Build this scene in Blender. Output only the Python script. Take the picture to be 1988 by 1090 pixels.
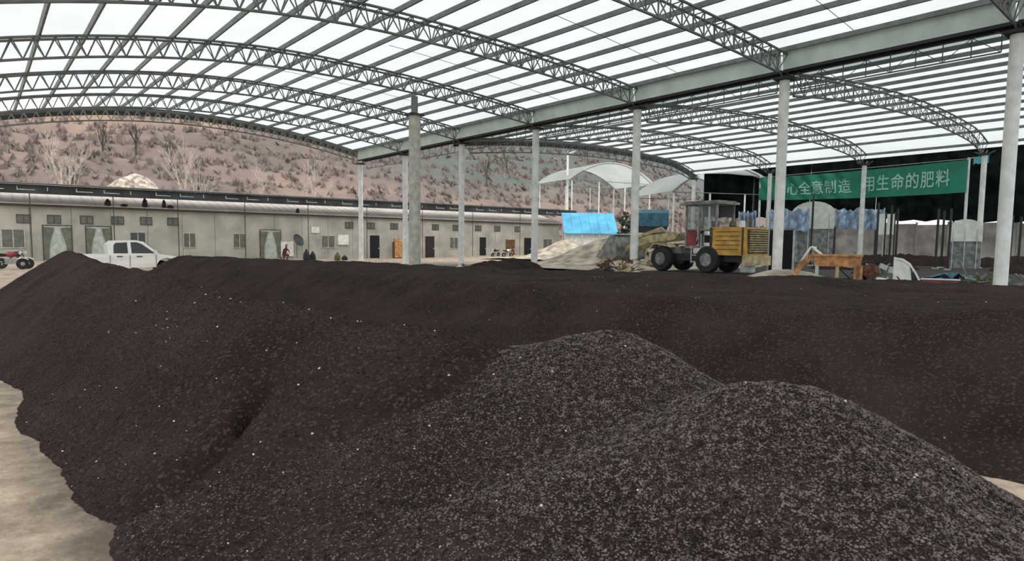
import bpy, math, random
import numpy as np
from mathutils import Vector, Matrix, Quaternion, noise
for o in list(bpy.data.objects): bpy.data.objects.remove(o)
S = bpy.context.scene; COL = S.collection
random.seed(7); RNG = np.random.default_rng(7)
R = math.radians

# ------------------------------------------------------------------ camera, sky, exposure
F_PX, CY, PITCH, ROLL, YAW = 1242.8895, 574.257, .0802, .0094, .6886
EYE = Vector((0, 0, 1.35))
_F = Vector((math.sin(YAW)*math.cos(PITCH), math.cos(YAW)*math.cos(PITCH), -math.sin(PITCH)))
_R = Vector((math.cos(YAW), -math.sin(YAW), 0)); _U = _R.cross(_F)
_c, _s = math.cos(ROLL), math.sin(ROLL)
_R, _U = _c*_R + _s*_U, -_s*_R + _c*_U
cd = bpy.data.cameras.new('camera'); cam = bpy.data.objects.new('camera', cd); COL.objects.link(cam)
cd.sensor_width = 36; cd.lens = F_PX/1988*36; cd.shift_y = (CY-545)/1988; cd.clip_start = .05; cd.clip_end = 2000
cam.matrix_world = Matrix(((_R.x, _U.x, -_F.x, EYE.x), (_R.y, _U.y, -_F.y, EYE.y), (_R.z, _U.z, -_F.z, EYE.z), (0, 0, 0, 1)))
S.camera = cam
w = bpy.data.worlds.new('overcast_sky'); S.world = w; w.use_nodes = True
wb = w.node_tree.nodes['Background']; wb.inputs[0].default_value = (.93, .97, 1.0, 1); wb.inputs[1].default_value = 1.5
sd = bpy.data.lights.new('veiled_sun', 'SUN'); sun = bpy.data.objects.new('veiled_sun', sd); COL.objects.link(sun)
sd.energy = 1.0; sd.angle = R(35); sd.color = (1, .96, .9); sun.rotation_euler = (R(38), R(-12), R(-20)); sun.location = (0, -20, 60)
S.view_settings.view_transform = 'Standard'; S.view_settings.look = 'None'
S.view_settings.exposure = 0.0; S.view_settings.gamma = 1; S.view_settings.use_curve_mapping = False
S.cycles.max_bounces = 6; S.cycles.diffuse_bounces = 4

# ------------------------------------------------------------------ materials
def mat(name, col, rough=.7, metal=0, var=.12, scale=3., col2=None, bump=0, bscale=40., extra=None, spec=.5):
    m = bpy.data.materials.new(name); m.use_nodes = True; nt = m.node_tree; N = nt.nodes; L = nt.links
    b = N['Principled BSDF']; b.inputs['Roughness'].default_value = rough; b.inputs['Metallic'].default_value = metal; b.inputs['Specular IOR Level'].default_value = spec
    g = N.new('ShaderNodeNewGeometry'); n = N.new('ShaderNodeTexNoise'); n.inputs['Scale'].default_value = scale
    n.inputs['Detail'].default_value = 5; L.new(g.outputs['Position'], n.inputs['Vector'])
    r = N.new('ShaderNodeValToRGB'); L.new(n.outputs['Fac'], r.inputs[0])
    c2 = col2 or tuple(c*(1-var*2) for c in col)
    r.color_ramp.elements[0].position = .36; r.color_ramp.elements[1].position = .66
    r.color_ramp.elements[0].color = (*c2, 1); r.color_ramp.elements[1].color = (*[min(1, c*(1+(var if not col2 else 0))) for c in col], 1)
    out = r.outputs[0]
    if extra: out = extra(nt, g, out)
    L.new(out, b.inputs['Base Color'])
    if bump:
        n2 = N.new('ShaderNodeTexNoise'); n2.inputs['Scale'].default_value = bscale; n2.inputs['Detail'].default_value = 4
        L.new(g.outputs['Position'], n2.inputs['Vector'])
        bp = N.new('ShaderNodeBump'); bp.inputs['Strength'].default_value = bump; bp.inputs['Distance'].default_value = .02
        L.new(n2.outputs['Fac'], bp.inputs['Height']); L.new(bp.outputs[0], b.inputs['Normal'])
    return m
def speck(scale, thr, col):
    def f(nt, g, src):
        v = nt.nodes.new('ShaderNodeTexVoronoi'); v.inputs['Scale'].default_value = scale; nt.links.new(g.outputs['Position'], v.inputs['Vector'])
        s = nt.nodes.new('ShaderNodeSeparateColor'); nt.links.new(v.outputs['Color'], s.inputs[0])
        mt = nt.nodes.new('ShaderNodeMath'); mt.operation = 'GREATER_THAN'; mt.inputs[1].default_value = thr; nt.links.new(s.outputs[0], mt.inputs[0])
        mx = nt.nodes.new('ShaderNodeMix'); mx.data_type = 'RGBA'; nt.links.new(mt.outputs[0], mx.inputs['Factor'])
        nt.links.new(src, mx.inputs['A']); mx.inputs['B'].default_value = (*col, 1)
        return mx.outputs['Result']
    return f
M = {}
M['fert'] = mat('dark_fertiliser', (.033, .022, .020), .95, spec=.06, var=.16, scale=1.4, bump=.9, bscale=55, extra=speck(70, .86, (.055, .042, .038)))
M['fert_front'] = mat('dark_fertiliser_fresh', (.035, .0245, .0225), .93, spec=.06, var=.16, scale=1.7, bump=.9, bscale=75, extra=speck(85, .84, (.062, .049, .045)))
M['granule'] = mat('granule', (.185, .153, .143), .9, spec=.1, var=.3, scale=30, col2=(.03, .024, .022))
M['granule_dark'] = mat('granule_brown', (.06, .044, .04), .95, var=.3, scale=30, col2=(.016, .011, .010), spec=.05)
M['pebble'] = mat('pale_pebble', (.62, .58, .53), .8)
M['galv'] = mat('galvanised_steel', (.17, .18, .175), .5, .25, scale=2)
M['galv_web'] = mat('galvanised_bar', (.2, .205, .2), .5, .2, scale=2)
M['galv_lit'] = mat('galvanised_bar_lit_tone', (.34, .32, .27), .55, .1, scale=2)  # lighter tan copy of the bar steel: light on the far webs as colour
M['purlin'] = mat('purlin_steel', (.16, .175, .165), .5, .25, scale=2)
M['gutter'] = mat('grey_green_gutter', (.74, .85, .80), .5, 0, var=.08, scale=.9)
M['darksteel'] = mat('dark_steel', (.03, .033, .032), .5, .3)
M['fascia'] = mat('dark_roof_edging', (.055, .06, .06), .6, .1, scale=1.5)
M['post'] = mat('white_painted_post', (.78, .78, .74), .5, var=.08, scale=2.5)
M['concrete'] = mat('stained_concrete', (.50, .49, .42), .85, var=.12, scale=4, bump=.3)
M['wall'] = mat('cream_panel_wall', (.42, .40, .34), .8, var=.14, scale=.5)
M['roofpale'] = mat('pale_roof_sheet', (.56, .49, .43), .8, var=.08, scale=.5)
M['trim'] = mat('dark_eave_trim', (.05, .04, .032), .6)
M['canopy'] = mat('weathered_dark_canopy', (.035, .042, .04), .6, .1, var=.3, scale=.7)
M['palemetal'] = mat('pale_edge_metal', (.55, .6, .56), .5, .1)
M['glass'] = mat('dim_window_glass', (.13, .13, .11), .25)
M['darkglass'] = mat('dark_window_glass', (.03, .035, .035), .12)
M['frame'] = mat('aluminium_frame', (.5, .5, .46), .5, .2)
M['darkframe'] = mat('dark_window_frame', (.06, .06, .055), .6)
M['doordark'] = mat('matt_black_panel', (.008, .010, .012), .9)  # near-black surface of the dark doors and the cabinet
M['doorred'] = mat('dark_red_door', (.022, .008, .01), .6)
M['curtain'] = mat('grey_green_curtain', (.15, .155, .12), .9)
M['sheer'] = mat('pale_sheer_cloth', (.46, .50, .44), .9)
M['white'] = mat('white_car_paint', (.82, .80, .76), .25, var=.03)
M['whiteplastic'] = mat('white_plastic', (.78, .78, .72), .5, var=.08)
M['tyre'] = mat('black_rubber', (.022, .022, .022), .85)
M['rim'] = mat('grey_wheel_rim', (.35, .35, .34), .4, .3)
M['yellow'] = mat('faded_yellow_paint', (.60, .33, .06), .5, var=.14, scale=2.5)
M['tan'] = mat('dusty_tan_paint', (.50, .40, .22), .7, var=.2, scale=3)
M['greydust'] = mat('dusty_grey_paint', (.26, .27, .25), .7, var=.25, scale=3)
M['grille'] = mat('dark_grille', (.10, .075, .035), .8, var=.4, scale=9)
M['orange'] = mat('faded_orange_paint', (.55, .26, .09), .7, var=.25, scale=4)
M['rust'] = mat('rusty_metal', (.17, .08, .045), .9, var=.35, scale=5)
M['red'] = mat('worn_red_paint', (.30, .045, .05), .6, var=.2)
M['banner'] = mat('green_banner_cloth', (.012, .235, .15), .6, var=.1, scale=.8)
M['bannertext'] = mat('pale_banner_print', (.36, .66, .55), .6, var=.05)
M['lightblue'] = mat('light_blue_tarp', (.36, .47, .62), .5, var=.25, scale=2)
M['net'] = mat('black_shade_net', (.007, .010, .009), 1, var=.3, scale=1, spec=.0)
M['blueroof'] = mat('bright_blue_sheet', (.09, .42, .66), .5, var=.15, scale=.6)
M['tealtarp'] = mat('dark_teal_tarp', (.04, .15, .21), .6, var=.2)
M['sand'] = mat('pale_sand', (.52, .44, .34), .95, var=.25, scale=1.2, bump=.8, bscale=9)
M['gravel'] = mat('pale_gravel', (.68, .56, .46), .95, var=.3, scale=2.5, bump=.8, bscale=6)
M['yardwall'] = mat('grey_yard_wall', (.62, .57, .52), .9, var=.2, scale=.8)
M['bark'] = mat('pale_bark', (.56, .48, .40), .9, var=.2)
M['darkbark'] = mat('dark_bark', (.10, .085, .075), .9, var=.2)
M['brush'] = mat('dry_brush', (.30, .235, .20), .98, var=.3, scale=.3, col2=(.225, .185, .165))
M['shrub'] = mat('ochre_shrub', (.42, .28, .10), .95, var=.25)
M['cloth_red'] = mat('maroon_cloth', (.13, .035, .04), .9)
M['cloth_dark'] = mat('dark_cloth', (.03, .03, .035), .9)
M['skin'] = mat('skin', (.42, .25, .18), .6)
M['cyan'] = mat('cyan_cloth', (.12, .5, .55), .7)
M['olive'] = mat('olive_hose', (.12, .11, .05), .8)

def hill_mat():
    m = bpy.data.materials.new('dry_hillside'); m.use_nodes = True; nt = m.node_tree; N = nt.nodes; L = nt.links
    b = N['Principled BSDF']; b.inputs['Roughness'].default_value = 1; b.inputs['Specular IOR Level'].default_value = .1
    g = N.new('ShaderNodeNewGeometry')
    mp = N.new('ShaderNodeMapping'); mp.inputs['Scale'].default_value = (.035, .035, .10); L.new(g.outputs['Position'], mp.inputs[0])
    n = N.new('ShaderNodeTexNoise'); n.inputs['Scale'].default_value = 1; n.inputs['Detail'].default_value = 8; n.inputs['Roughness'].default_value = .65; L.new(mp.outputs[0], n.inputs['Vector'])
    r = N.new('ShaderNodeValToRGB'); e = r.color_ramp.elements
    e[0].position = .30; e[0].color = (.13, .12, .10, 1); e[1].position = .70; e[1].color = (.40, .28, .21, 1)
    k = e.new(.45); k.color = (.22, .175, .155, 1); k = e.new(.56); k.color = (.28, .21, .18, 1)
    L.new(n.outputs['Fac'], r.inputs[0])
    # the right-hand end of the hill is grey-green scrub
    sp = N.new('ShaderNodeSeparateXYZ'); L.new(g.outputs['Position'], sp.inputs[0])
    mr = N.new('ShaderNodeMapRange'); mr.inputs[1].default_value = 48; mr.inputs[2].default_value = 74; L.new(sp.outputs[0], mr.inputs[0])
    zr = N.new('ShaderNodeMapRange'); zr.inputs[1].default_value = 8; zr.inputs[2].default_value = 15; L.new(sp.outputs[2], zr.inputs[0])
    mm = N.new('ShaderNodeMath'); mm.operation = 'MULTIPLY'; L.new(mr.outputs[0], mm.inputs[0]); L.new(zr.outputs[0], mm.inputs[1])
    mx = N.new('ShaderNodeMix'); mx.data_type = 'RGBA'; L.new(mm.outputs[0], mx.inputs['Factor']); L.new(r.outputs[0], mx.inputs['A']); mx.inputs['B'].default_value = (.15, .165, .15, 1)
    L.new(mx.outputs['Result'], b.inputs['Base Color'])
    n2 = N.new('ShaderNodeTexNoise'); n2.inputs['Scale'].default_value = .6; n2.inputs['Detail'].default_value = 6; L.new(g.outputs['Position'], n2.inputs['Vector'])
    bp = N.new('ShaderNodeBump'); bp.inputs['Distance'].default_value = .6; L.new(n2.outputs['Fac'], bp.inputs['Height']); L.new(bp.outputs[0], b.inputs['Normal'])
    return m
M['hill'] = hill_mat()
def ground_mat():
    m = bpy.data.materials.new('yard_ground'); m.use_nodes = True; nt = m.node_tree; N = nt.nodes; L = nt.links
    b = N['Principled BSDF']; b.inputs['Roughness'].default_value = .95
    g = N.new('ShaderNodeNewGeometry')
    n = N.new('ShaderNodeTexNoise'); n.inputs['Scale'].default_value = 2.2; n.inputs['Detail'].default_value = 9; n.inputs['Roughness'].default_value = .7; L.new(g.outputs['Position'], n.inputs['Vector'])
    r = N.new('ShaderNodeValToRGB'); e = r.color_ramp.elements
    e[0].position = .32; e[0].color = (.20, .15, .105, 1); e[1].position = .66; e[1].color = (.56, .45, .34, 1); L.new(n.outputs['Fac'], r.inputs[0])
    # spilled dark fertiliser covers the yard under and beyond the right-hand heaps
    sp = N.new('ShaderNodeSeparateXYZ'); L.new(g.outputs['Position'], sp.inputs[0])
    n3 = N.new('ShaderNodeTexNoise'); n3.inputs['Scale'].default_value = .35; n3.inputs['Detail'].default_value = 6; L.new(g.outputs['Position'], n3.inputs['Vector'])
    ad = N.new('ShaderNodeMath'); ad.operation = 'MULTIPLY_ADD'; ad.inputs[1].default_value = 14; L.new(n3.outputs['Fac'], ad.inputs[0]); L.new(sp.outputs[0], ad.inputs[2])
    mr = N.new('ShaderNodeMapRange'); mr.inputs[1].default_value = 14.5; mr.inputs[2].default_value = 17; L.new(ad.outputs[0], mr.inputs[0])
    yr = N.new('ShaderNodeMapRange'); yr.inputs[1].default_value = 50; yr.inputs[2].default_value = 36; L.new(sp.outputs[1], yr.inputs[0])
    mm = N.new('ShaderNodeMath'); mm.operation = 'MULTIPLY'; L.new(mr.outputs[0], mm.inputs[0]); L.new(yr.outputs[0], mm.inputs[1])
    r2 = N.new('ShaderNodeValToRGB'); e = r2.color_ramp.elements; e[0].position = .35; e[0].color = (.012, .011, .010, 1); e[1].position = .8; e[1].color = (.06, .052, .045, 1); L.new(n.outputs['Fac'], r2.inputs[0])
    mx = N.new('ShaderNodeMix'); mx.data_type = 'RGBA'; L.new(mm.outputs[0], mx.inputs['Factor']); L.new(r.outputs[0], mx.inputs['A']); L.new(r2.outputs[0], mx.inputs['B'])
    n4 = N.new('ShaderNodeTexNoise'); n4.inputs['Scale'].default_value = 3.5; n4.inputs['Detail'].default_value = 8; n4.inputs['Roughness'].default_value = .7; L.new(g.outputs['Position'], n4.inputs['Vector'])
    a4 = N.new('ShaderNodeMath'); a4.operation = 'MULTIPLY_ADD'; a4.inputs[1].default_value = .9; L.new(n4.outputs['Fac'], a4.inputs[0]); L.new(sp.outputs[0], a4.inputs[2])
    m4 = N.new('ShaderNodeMapRange'); m4.inputs[1].default_value = .38; m4.inputs[2].default_value = .82; m4.inputs[4].default_value = .85; L.new(a4.outputs[0], m4.inputs[0])
    y4 = N.new('ShaderNodeMapRange'); y4.inputs[1].default_value = 20; y4.inputs[2].default_value = 14; L.new(sp.outputs[1], y4.inputs[0])
    x4 = N.new('ShaderNodeMapRange'); x4.inputs[1].default_value = 3.9; x4.inputs[2].default_value = 3.4; L.new(sp.outputs[0], x4.inputs[0])
    p4 = N.new('ShaderNodeMath'); p4.operation = 'MULTIPLY'; L.new(m4.outputs[0], p4.inputs[0]); L.new(y4.outputs[0], p4.inputs[1])
    q4 = N.new('ShaderNodeMath'); q4.operation = 'MULTIPLY'; L.new(p4.outputs[0], q4.inputs[0]); L.new(x4.outputs[0], q4.inputs[1])
    k4 = N.new('ShaderNodeMix'); k4.data_type = 'RGBA'; L.new(q4.outputs[0], k4.inputs['Factor']); L.new(mx.outputs['Result'], k4.inputs['A']); k4.inputs['B'].default_value = (.075, .052, .035, 1)
    L.new(k4.outputs['Result'], b.inputs['Base Color'])
    n2 = N.new('ShaderNodeTexNoise'); n2.inputs['Scale'].default_value = 22; n2.inputs['Detail'].default_value = 5; L.new(g.outputs['Position'], n2.inputs['Vector'])
    bp = N.new('ShaderNodeBump'); bp.inputs['Distance'].default_value = .03; bp.inputs['Strength'].default_value = .7; L.new(n2.outputs['Fac'], bp.inputs['Height']); L.new(bp.outputs[0], b.inputs['Normal'])
    return m
M['ground'] = ground_mat()
def roof_mat(name, tint=(.775, .80, .785), scale=.25):
    m = bpy.data.materials.new(name); m.use_nodes = True; nt = m.node_tree; N = nt.nodes; L = nt.links
    N.remove(N['Principled BSDF']); out = N['Material Output']
    g = N.new('ShaderNodeNewGeometry'); n = N.new('ShaderNodeTexNoise'); n.inputs['Scale'].default_value = scale; n.inputs['Detail'].default_value = 6; L.new(g.outputs['Position'], n.inputs['Vector'])
    r = N.new('ShaderNodeValToRGB'); r.color_ramp.elements[0].color = (*[c*.9 for c in tint], 1); r.color_ramp.elements[1].color = (*tint, 1)
    r.color_ramp.elements[0].position = .3; r.color_ramp.elements[1].position = .6; L.new(n.outputs['Fac'], r.inputs[0])
    t = N.new('ShaderNodeBsdfTranslucent'); d = N.new('ShaderNodeBsdfDiffuse'); mx = N.new('ShaderNodeMixShader'); mx.inputs[0].default_value = .25
    L.new(r.outputs[0], t.inputs[0]); L.new(r.outputs[0], d.inputs[0]); L.new(t.outputs[0], mx.inputs[1]); L.new(d.outputs[0], mx.inputs[2]); L.new(mx.outputs[0], out.inputs[0])
    return m
M['roof'] = roof_mat('translucent_roof_film')
M['greysheet'] = roof_mat('aged_grey_roof_film', (.33, .38, .355), .8)
M['cabglass'] = bpy.data.materials.new('cab_glass'); M['cabglass'].use_nodes = True
_b = M['cabglass'].node_tree.nodes['Principled BSDF']; _b.inputs['Transmission Weight'].default_value = .9; _b.inputs['Roughness'].default_value = .05; _b.inputs['Base Color'].default_value = (.75, .8, .8, 1); _b.inputs['IOR'].default_value = 1.02

# ------------------------------------------------------------------ helpers
def props(o, label=None, cat=None, group=None, kind=None):
    if label: o['label'] = label
    if cat: o['category'] = cat
    if group: o['group'] = group
    if kind: o['kind'] = kind
    return o
def thing(name, label, cat, loc=(0, 0, 0), rz=0, group=None, kind=None):
    o = bpy.data.objects.new(name, None); COL.objects.link(o); o.location = loc; o.rotation_euler = (0, 0, rz); o.empty_display_size = .2
    return props(o, label, cat, group, kind)
class MB:
    def __init__(s): s.v = []; s.f = []
    def add(s, vs, fs):
        n = len(s.v); s.v += [tuple(v) for v in vs]; s.f += [tuple(i+n for i in f) for f in fs]; return s
    def box(s, c, d, rot=None):
        x, y, z = d[0]/2, d[1]/2, d[2]/2; c = Vector(c)
        vs = [Vector(p) for p in ((-x, -y, -z), (x, -y, -z), (x, y, -z), (-x, y, -z), (-x, -y, z), (x, -y, z), (x, y, z), (-x, y, z))]
        if rot is not None: vs = [rot @ v for v in vs]
        return s.add([v+c for v in vs], [(0, 3, 2, 1), (4, 5, 6, 7), (0, 1, 5, 4), (1, 2, 6, 5), (2, 3, 7, 6), (3, 0, 4, 7)])
    def bx(s, x0, x1, y0, y1, z0, z1): return s.box(((x0+x1)/2, (y0+y1)/2, (z0+z1)/2), (abs(x1-x0), abs(y1-y0), abs(z1-z0)))
    def tube(s, p, q, r, n=6, r2=None, caps=True):
        p, q = Vector(p), Vector(q); r2 = r if r2 is None else r2; d = (q-p).normalized()
        a = d.orthogonal().normalized(); b = d.cross(a); vs = []
        for c, rr in ((p, r), (q, r2)):
            for i in range(n):
                t = 2*math.pi*i/n; vs.append(c+a*(rr*math.cos(t))+b*(rr*math.sin(t)))
        fs = [(i, (i+1) % n, n+(i+1) % n, n+i) for i in range(n)]
        if caps: fs += [tuple(range(n-1, -1, -1)), tuple(range(n, 2*n))]
        return s.add(vs, fs)
    def path(s, pts, r, n=6):
        for a, b in zip(pts, pts[1:]): s.tube(a, b, r, n)
        return s
    def prism(s, poly, axis, a, b):   # poly: 2D outline, extruded along axis 0/1/2
        def P(u, v, w): return (w, u, v) if axis == 0 else (u, w, v) if axis == 1 else (u, v, w)
        n = len(poly); vs = [P(u, v, a) for u, v in poly]+[P(u, v, b) for u, v in poly]
        return s.add(vs, [tuple(range(n-1, -1, -1)), tuple(range(n, 2*n))]+[(i, (i+1) % n, n+(i+1) % n, n+i) for i in range(n)])
    def lathe(s, prof, c, axis=0, n=20):  # prof: (radius, offset along axis)
        vs = []; c = Vector(c)
        for r, h in prof:
            for i in range(n):
                t = 2*math.pi*i/n; u, v = r*math.cos(t), r*math.sin(t)
                vs.append(c+Vector((h, u, v) if axis == 0 else (u, h, v) if axis == 1 else (u, v, h)))
        fs = []
        for k in range(len(prof)-1):
            for i in range(n): fs.append((k*n+i, k*n+(i+1) % n, (k+1)*n+(i+1) % n, (k+1)*n+i))
        fs += [tuple(range(n-1, -1, -1)), tuple(range((len(prof)-1)*n, len(prof)*n))]
        return s.add(vs, fs)
    def build(s, name, m, parent=None, world=False, smooth=False, loc=(0, 0, 0)):
        off = Vector(loc)
        vs = s.v
        if world and parent is not None: off = parent.location
        if world: vs = [(v[0]-off[0], v[1]-off[1], v[2]-off[2]) for v in vs]
        me = bpy.data.meshes.new(name); me.from_pydata(vs, [], s.f); me.validate()
        import bmesh as _bm
        b = _bm.new(); b.from_mesh(me); _bm.ops.recalc_face_normals(b, faces=b.faces); b.to_mesh(me); b.free()
        o = bpy.data.objects.new(name, me); COL.objects.link(o)
        me.materials.append(M[m] if isinstance(m, str) else m)
        if smooth:
            for p in me.polygons: p.use_smooth = True
        if parent is not None: o.parent = parent
        elif world: o.location = off
        else: o.location = loc
        return o
def unit_bar(m, n=5):
    b = MB().tube((0, 0, -.5), (0, 0, .5), 1, n); o = b.build('bar', m); me = o.data; bpy.data.objects.remove(o); return me
BAR = {}
def bar(name, p, q, r, m, parent):
    if m not in BAR: BAR[m] = unit_bar(m)
    p, q = Vector(p), Vector(q); o = bpy.data.objects.new(name, BAR[m]); COL.objects.link(o); o.parent = parent
    o.rotation_mode = 'QUATERNION'; o.rotation_quaternion = (q-p).to_track_quat('Z', 'Y'); o.scale = (r, r, (q-p).length)
    o.location = (p+q)/2-parent.location
    return o
def children(o): return [c for c in bpy.data.objects if c.parent == o]
def copy_tree(o, parent=None):
    c = o.copy(); COL.objects.link(c); c.parent = parent
    for ch in children(o): copy_tree(ch, c)
    return c
def grid_mesh(name, xs, ys, H, m, parent=None, smooth=True):
    ny, nx = H.shape; X, Y = np.meshgrid(xs, ys); co = np.stack([X, Y, H], -1).astype(np.float32).reshape(-1)
    idx = np.arange(nx*ny).reshape(ny, nx); q = np.stack([idx[:-1, :-1], idx[:-1, 1:], idx[1:, 1:], idx[1:, :-1]], -1).reshape(-1, 4)
    me = bpy.data.meshes.new(name); me.vertices.add(nx*ny); me.vertices.foreach_set('co', co)
    me.loops.add(q.size); me.loops.foreach_set('vertex_index', q.reshape(-1).astype(np.int32))
    me.polygons.add(len(q)); me.polygons.foreach_set('loop_start', np.arange(0, q.size, 4, dtype=np.int32)); me.polygons.foreach_set('loop_total', np.full(len(q), 4, np.int32))
    me.polygons.foreach_set('use_smooth', np.full(len(q), smooth)); me.update(); me.validate()
    me.materials.append(M[m]); o = bpy.data.objects.new(name, me); COL.objects.link(o)
    if parent is not None: o.parent = parent
    return o
def vnoise(X, Y, sc, seed=0, octs=4):   # value noise in numpy
    out = 0; amp = 1.
    for k in range(octs):
        r = np.random.default_rng(seed+k*17); T = r.random((256, 256)); x = X*sc*2**k+1000; y = Y*sc*2**k+1000
        xi = np.floor(x).astype(int); yi = np.floor(y).astype(int); fx = x-xi; fy = y-yi; fx = fx*fx*(3-2*fx); fy = fy*fy*(3-2*fy)
        a = T[xi % 256, yi % 256]; b = T[(xi+1) % 256, yi % 256]; c = T[xi % 256, (yi+1) % 256]; d = T[(xi+1) % 256, (yi+1) % 256]
        out = out+amp*((a*(1-fx)+b*fx)*(1-fy)+(c*(1-fx)+d*fx)*fy-.5); amp *= .5
    return out
ORD = ['nearest', 'second', 'third', 'fourth', 'fifth', 'sixth', 'farthest', 'eighth']
NTH = ['first', 'second', 'third', 'fourth', 'fifth', 'sixth', 'seventh', 'eighth', 'ninth', 'tenth', 'eleventh', 'twelfth', 'thirteenth', 'fourteenth', 'fifteenth', 'sixteenth', 'seventeenth', 'eighteenth', 'nineteenth', 'twentieth']
def sstep(a, b, x): t = np.clip((x-a)/(b-a), 0, 1); return t*t*(3-2*t)
def gz(x, y): return -.28*sstep(20, 30, np.asarray(y, float))*(1-sstep(36, 50, np.asarray(x, float)))   # the yard dips towards the offices

# ------------------------------------------------------------------ ground and hill
xs = np.linspace(-60, 190, 240); ys = np.linspace(-25, 130, 160); X, Y = np.meshgrid(xs, ys)
g = grid_mesh('ground', xs, ys, gz(X, Y)+0*X, 'ground'); props(g, kind='structure')
def hz(X, Y):
    base = 84-.02*(X-30)+4*np.sin(X*.03)
    d = np.clip(Y-base, 0, None)
    h = 52*(1-np.exp(-d/62))-1.0
    h = h+vnoise(X, Y, .03, 3, 5)*7*np.clip(d/30, 0, 1)
    ter = h/3.2; fr = ter-np.floor(ter); h = .55*h+.45*3.2*(np.floor(ter)+sstep(.55, 1, fr))
    return h
xs = np.linspace(-90, 260, 300); ys = np.linspace(76, 230, 150); X, Y = np.meshgrid(xs, ys)
hl = grid_mesh('hillside', xs, ys, hz(X, Y), 'hill'); props(hl, kind='structure')
# dry brush over the hill: nobody could count it
V = []; Fc = []
for i in range(9000):
    y = 88+110*random.random()**1.5; x = -40+190*random.random(); z = float(hz(np.array(x), np.array(y)))
    for k in range(3):
        a = random.random()*6.28; h = random.uniform(.3, 1.1); wd = random.uniform(.3, .9); n = len(V); b = random.uniform(-.7, .7)
        V += [(x-wd*math.cos(a), y-wd*math.sin(a), z-.2), (x+wd*math.cos(a), y+wd*math.sin(a), z-.2), (x+b, y+random.uniform(-.4, .4), z+h)]; Fc.append((n, n+1, n+2))
me = bpy.data.meshes.new('dry_brush'); me.from_pydata(V, [], Fc); me.materials.append(M['brush']); o = bpy.data.objects.new('dry_brush', me); COL.objects.link(o)
props(o, 'dry brown brush growing over the hillside behind the offices', 'brush', kind='stuff')

def bare_tree(x, y, h, label, m='bark', spread=.5, r=.14, seed=1, z=None):
    rnd = random.Random(seed); z = float(hz(np.array(x), np.array(y)))-.3 if z is None else z
    t = thing('bare_tree', label, 'tree', (x, y, z)); br = MB(); tr = MB()
    def grow(p, d, L, rr, lv):
        q = p+d*L; (tr if lv == 0 else br).tube(p, q, rr, 5, rr*.62)
        if lv >= 4: return
        for k in range(3 if lv else 4):
            nd = (d+Vector((rnd.uniform(-1, 1), rnd.uniform(-1, 1), rnd.uniform(-.1, .5)))*spread).normalized()
            grow(p+d*L*rnd.uniform(.55, 1), nd, L*rnd.uniform(.55, .75), rr*.55, lv+1)
    grow(Vector((0, 0, 0)), Vector((rnd.uniform(-.08, .08), 0, 1)).normalized(), h*.4, r, 0)
    tr.build('trunk', m, t); br.build('branches', m, t)
    return t

# ------------------------------------------------------------------ roof frame geometry
SP = 7.7941; Y0 = 6.0934; TY = [Y0+SP*k for k in range(7)]       # truss lines 0..6 along the gutter row
XG = 26.0; XB = 53.36; XL = -1.2
APX = np.interp
def topA(x, y):
    ap = np.interp(y, [-10, 6, 13.9, 21.7, 29.5, 37.3, 45.1, 52.9], [9.62, 9.68, 9.75, 9.86, 10.0, 10.22, 10.47, 10.78])
    return ap-.0113*(12.5-x)**2 if x < 12.5 else ap-(ap-9.22)*((x-12.5)/13.5)**2
def topB(x, y): return 9.55-.0043*(x-41.5)**2-(.08*(x-50)**1.5 if x > 50 else 0)
A_DEPTH = .78; B_DEPTH = .9
def truss(k, x0, x1, top, depth, sec, labelled, label, group, individual, mw, name='roof_truss'):
    y = Y0+SP*k; t = thing(name, label, 'truss', (x0, y, 0), group=group)
    hw = .24; n = int(round((x1-x0)/sec)); n += n % 2
    xs = [x0+.3+(x1-x0-.6)*i/n for i in range(n+1)]
    for sgn in (-1, 1):
        b = MB(); b.path([(x, y+sgn*hw, top(x, y)-.05) for x in xs[::2]], .05, 6); b.build('top_chord', 'galv', t, world=True)
    b = MB(); bot = [(x, y, top(x, y)-depth) for x in xs[1::2]]
    b.path(bot, .05, 6); b.build('bottom_chord', 'galv', t, world=True)
    wb_ = MB()
    def W(p, q, r=.027):
        if individual: bar('web_bar', p, q, r, mw, t)
        else: wb_.tube(p, q, r*(1.0 if top is topA else .75), 4, caps=False)
    for i, x in enumerate(xs):
        if i % 2 == 0:
            W((x, y-hw, top(x, y)-.05), (x, y+hw, top(x, y)-.05), .022)
            for j in (i-1, i+1):
                if 0 < j < len(xs)-0 and j % 2 == 1:
                    xb = xs[j]
                    for sgn in (-1, 1): W((x, y+sgn*hw, top(x, y)-.05), (xb, y, top(xb, y)-depth))
    if not individual: props(wb_.build('web_lattice', mw, t, world=True), kind='stuff')
    return t
for k in range(-1, 7):
    nm = {-1: 'above the camera', 0: 'meeting the nearest gutter post', 1: 'meeting the second gutter post', 2: 'meeting the third gutter post', 3: 'propped by the thick concrete pole',
          4: 'meeting the fifth gutter post', 5: 'just in front of the far gable end', 6: 'at the far gable end'}[k]
    truss(k, XL, XG, topA, A_DEPTH, .33, True, 'galvanised lattice arch truss of the left vault, '+nm, 'lattice trusses of the left vault', k in (1, 2, 3, 4), 'galv_lit' if k == 6 else 'galv_web')
for k in range(-1, 5):
    nm = {-1: 'outside the frame on the near side', 0: 'meeting the nearest gutter post', 1: 'from the second gutter post', 2: 'from the third gutter post',
          3: 'ending left of the banner', 4: 'at its far gable'}[k]
    truss(k, XG, XB, topB, B_DEPTH, .5, True, 'galvanised lattice arch truss of the right vault, '+nm, 'lattice trusses of the right vault', False, 'galv_web')

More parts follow.
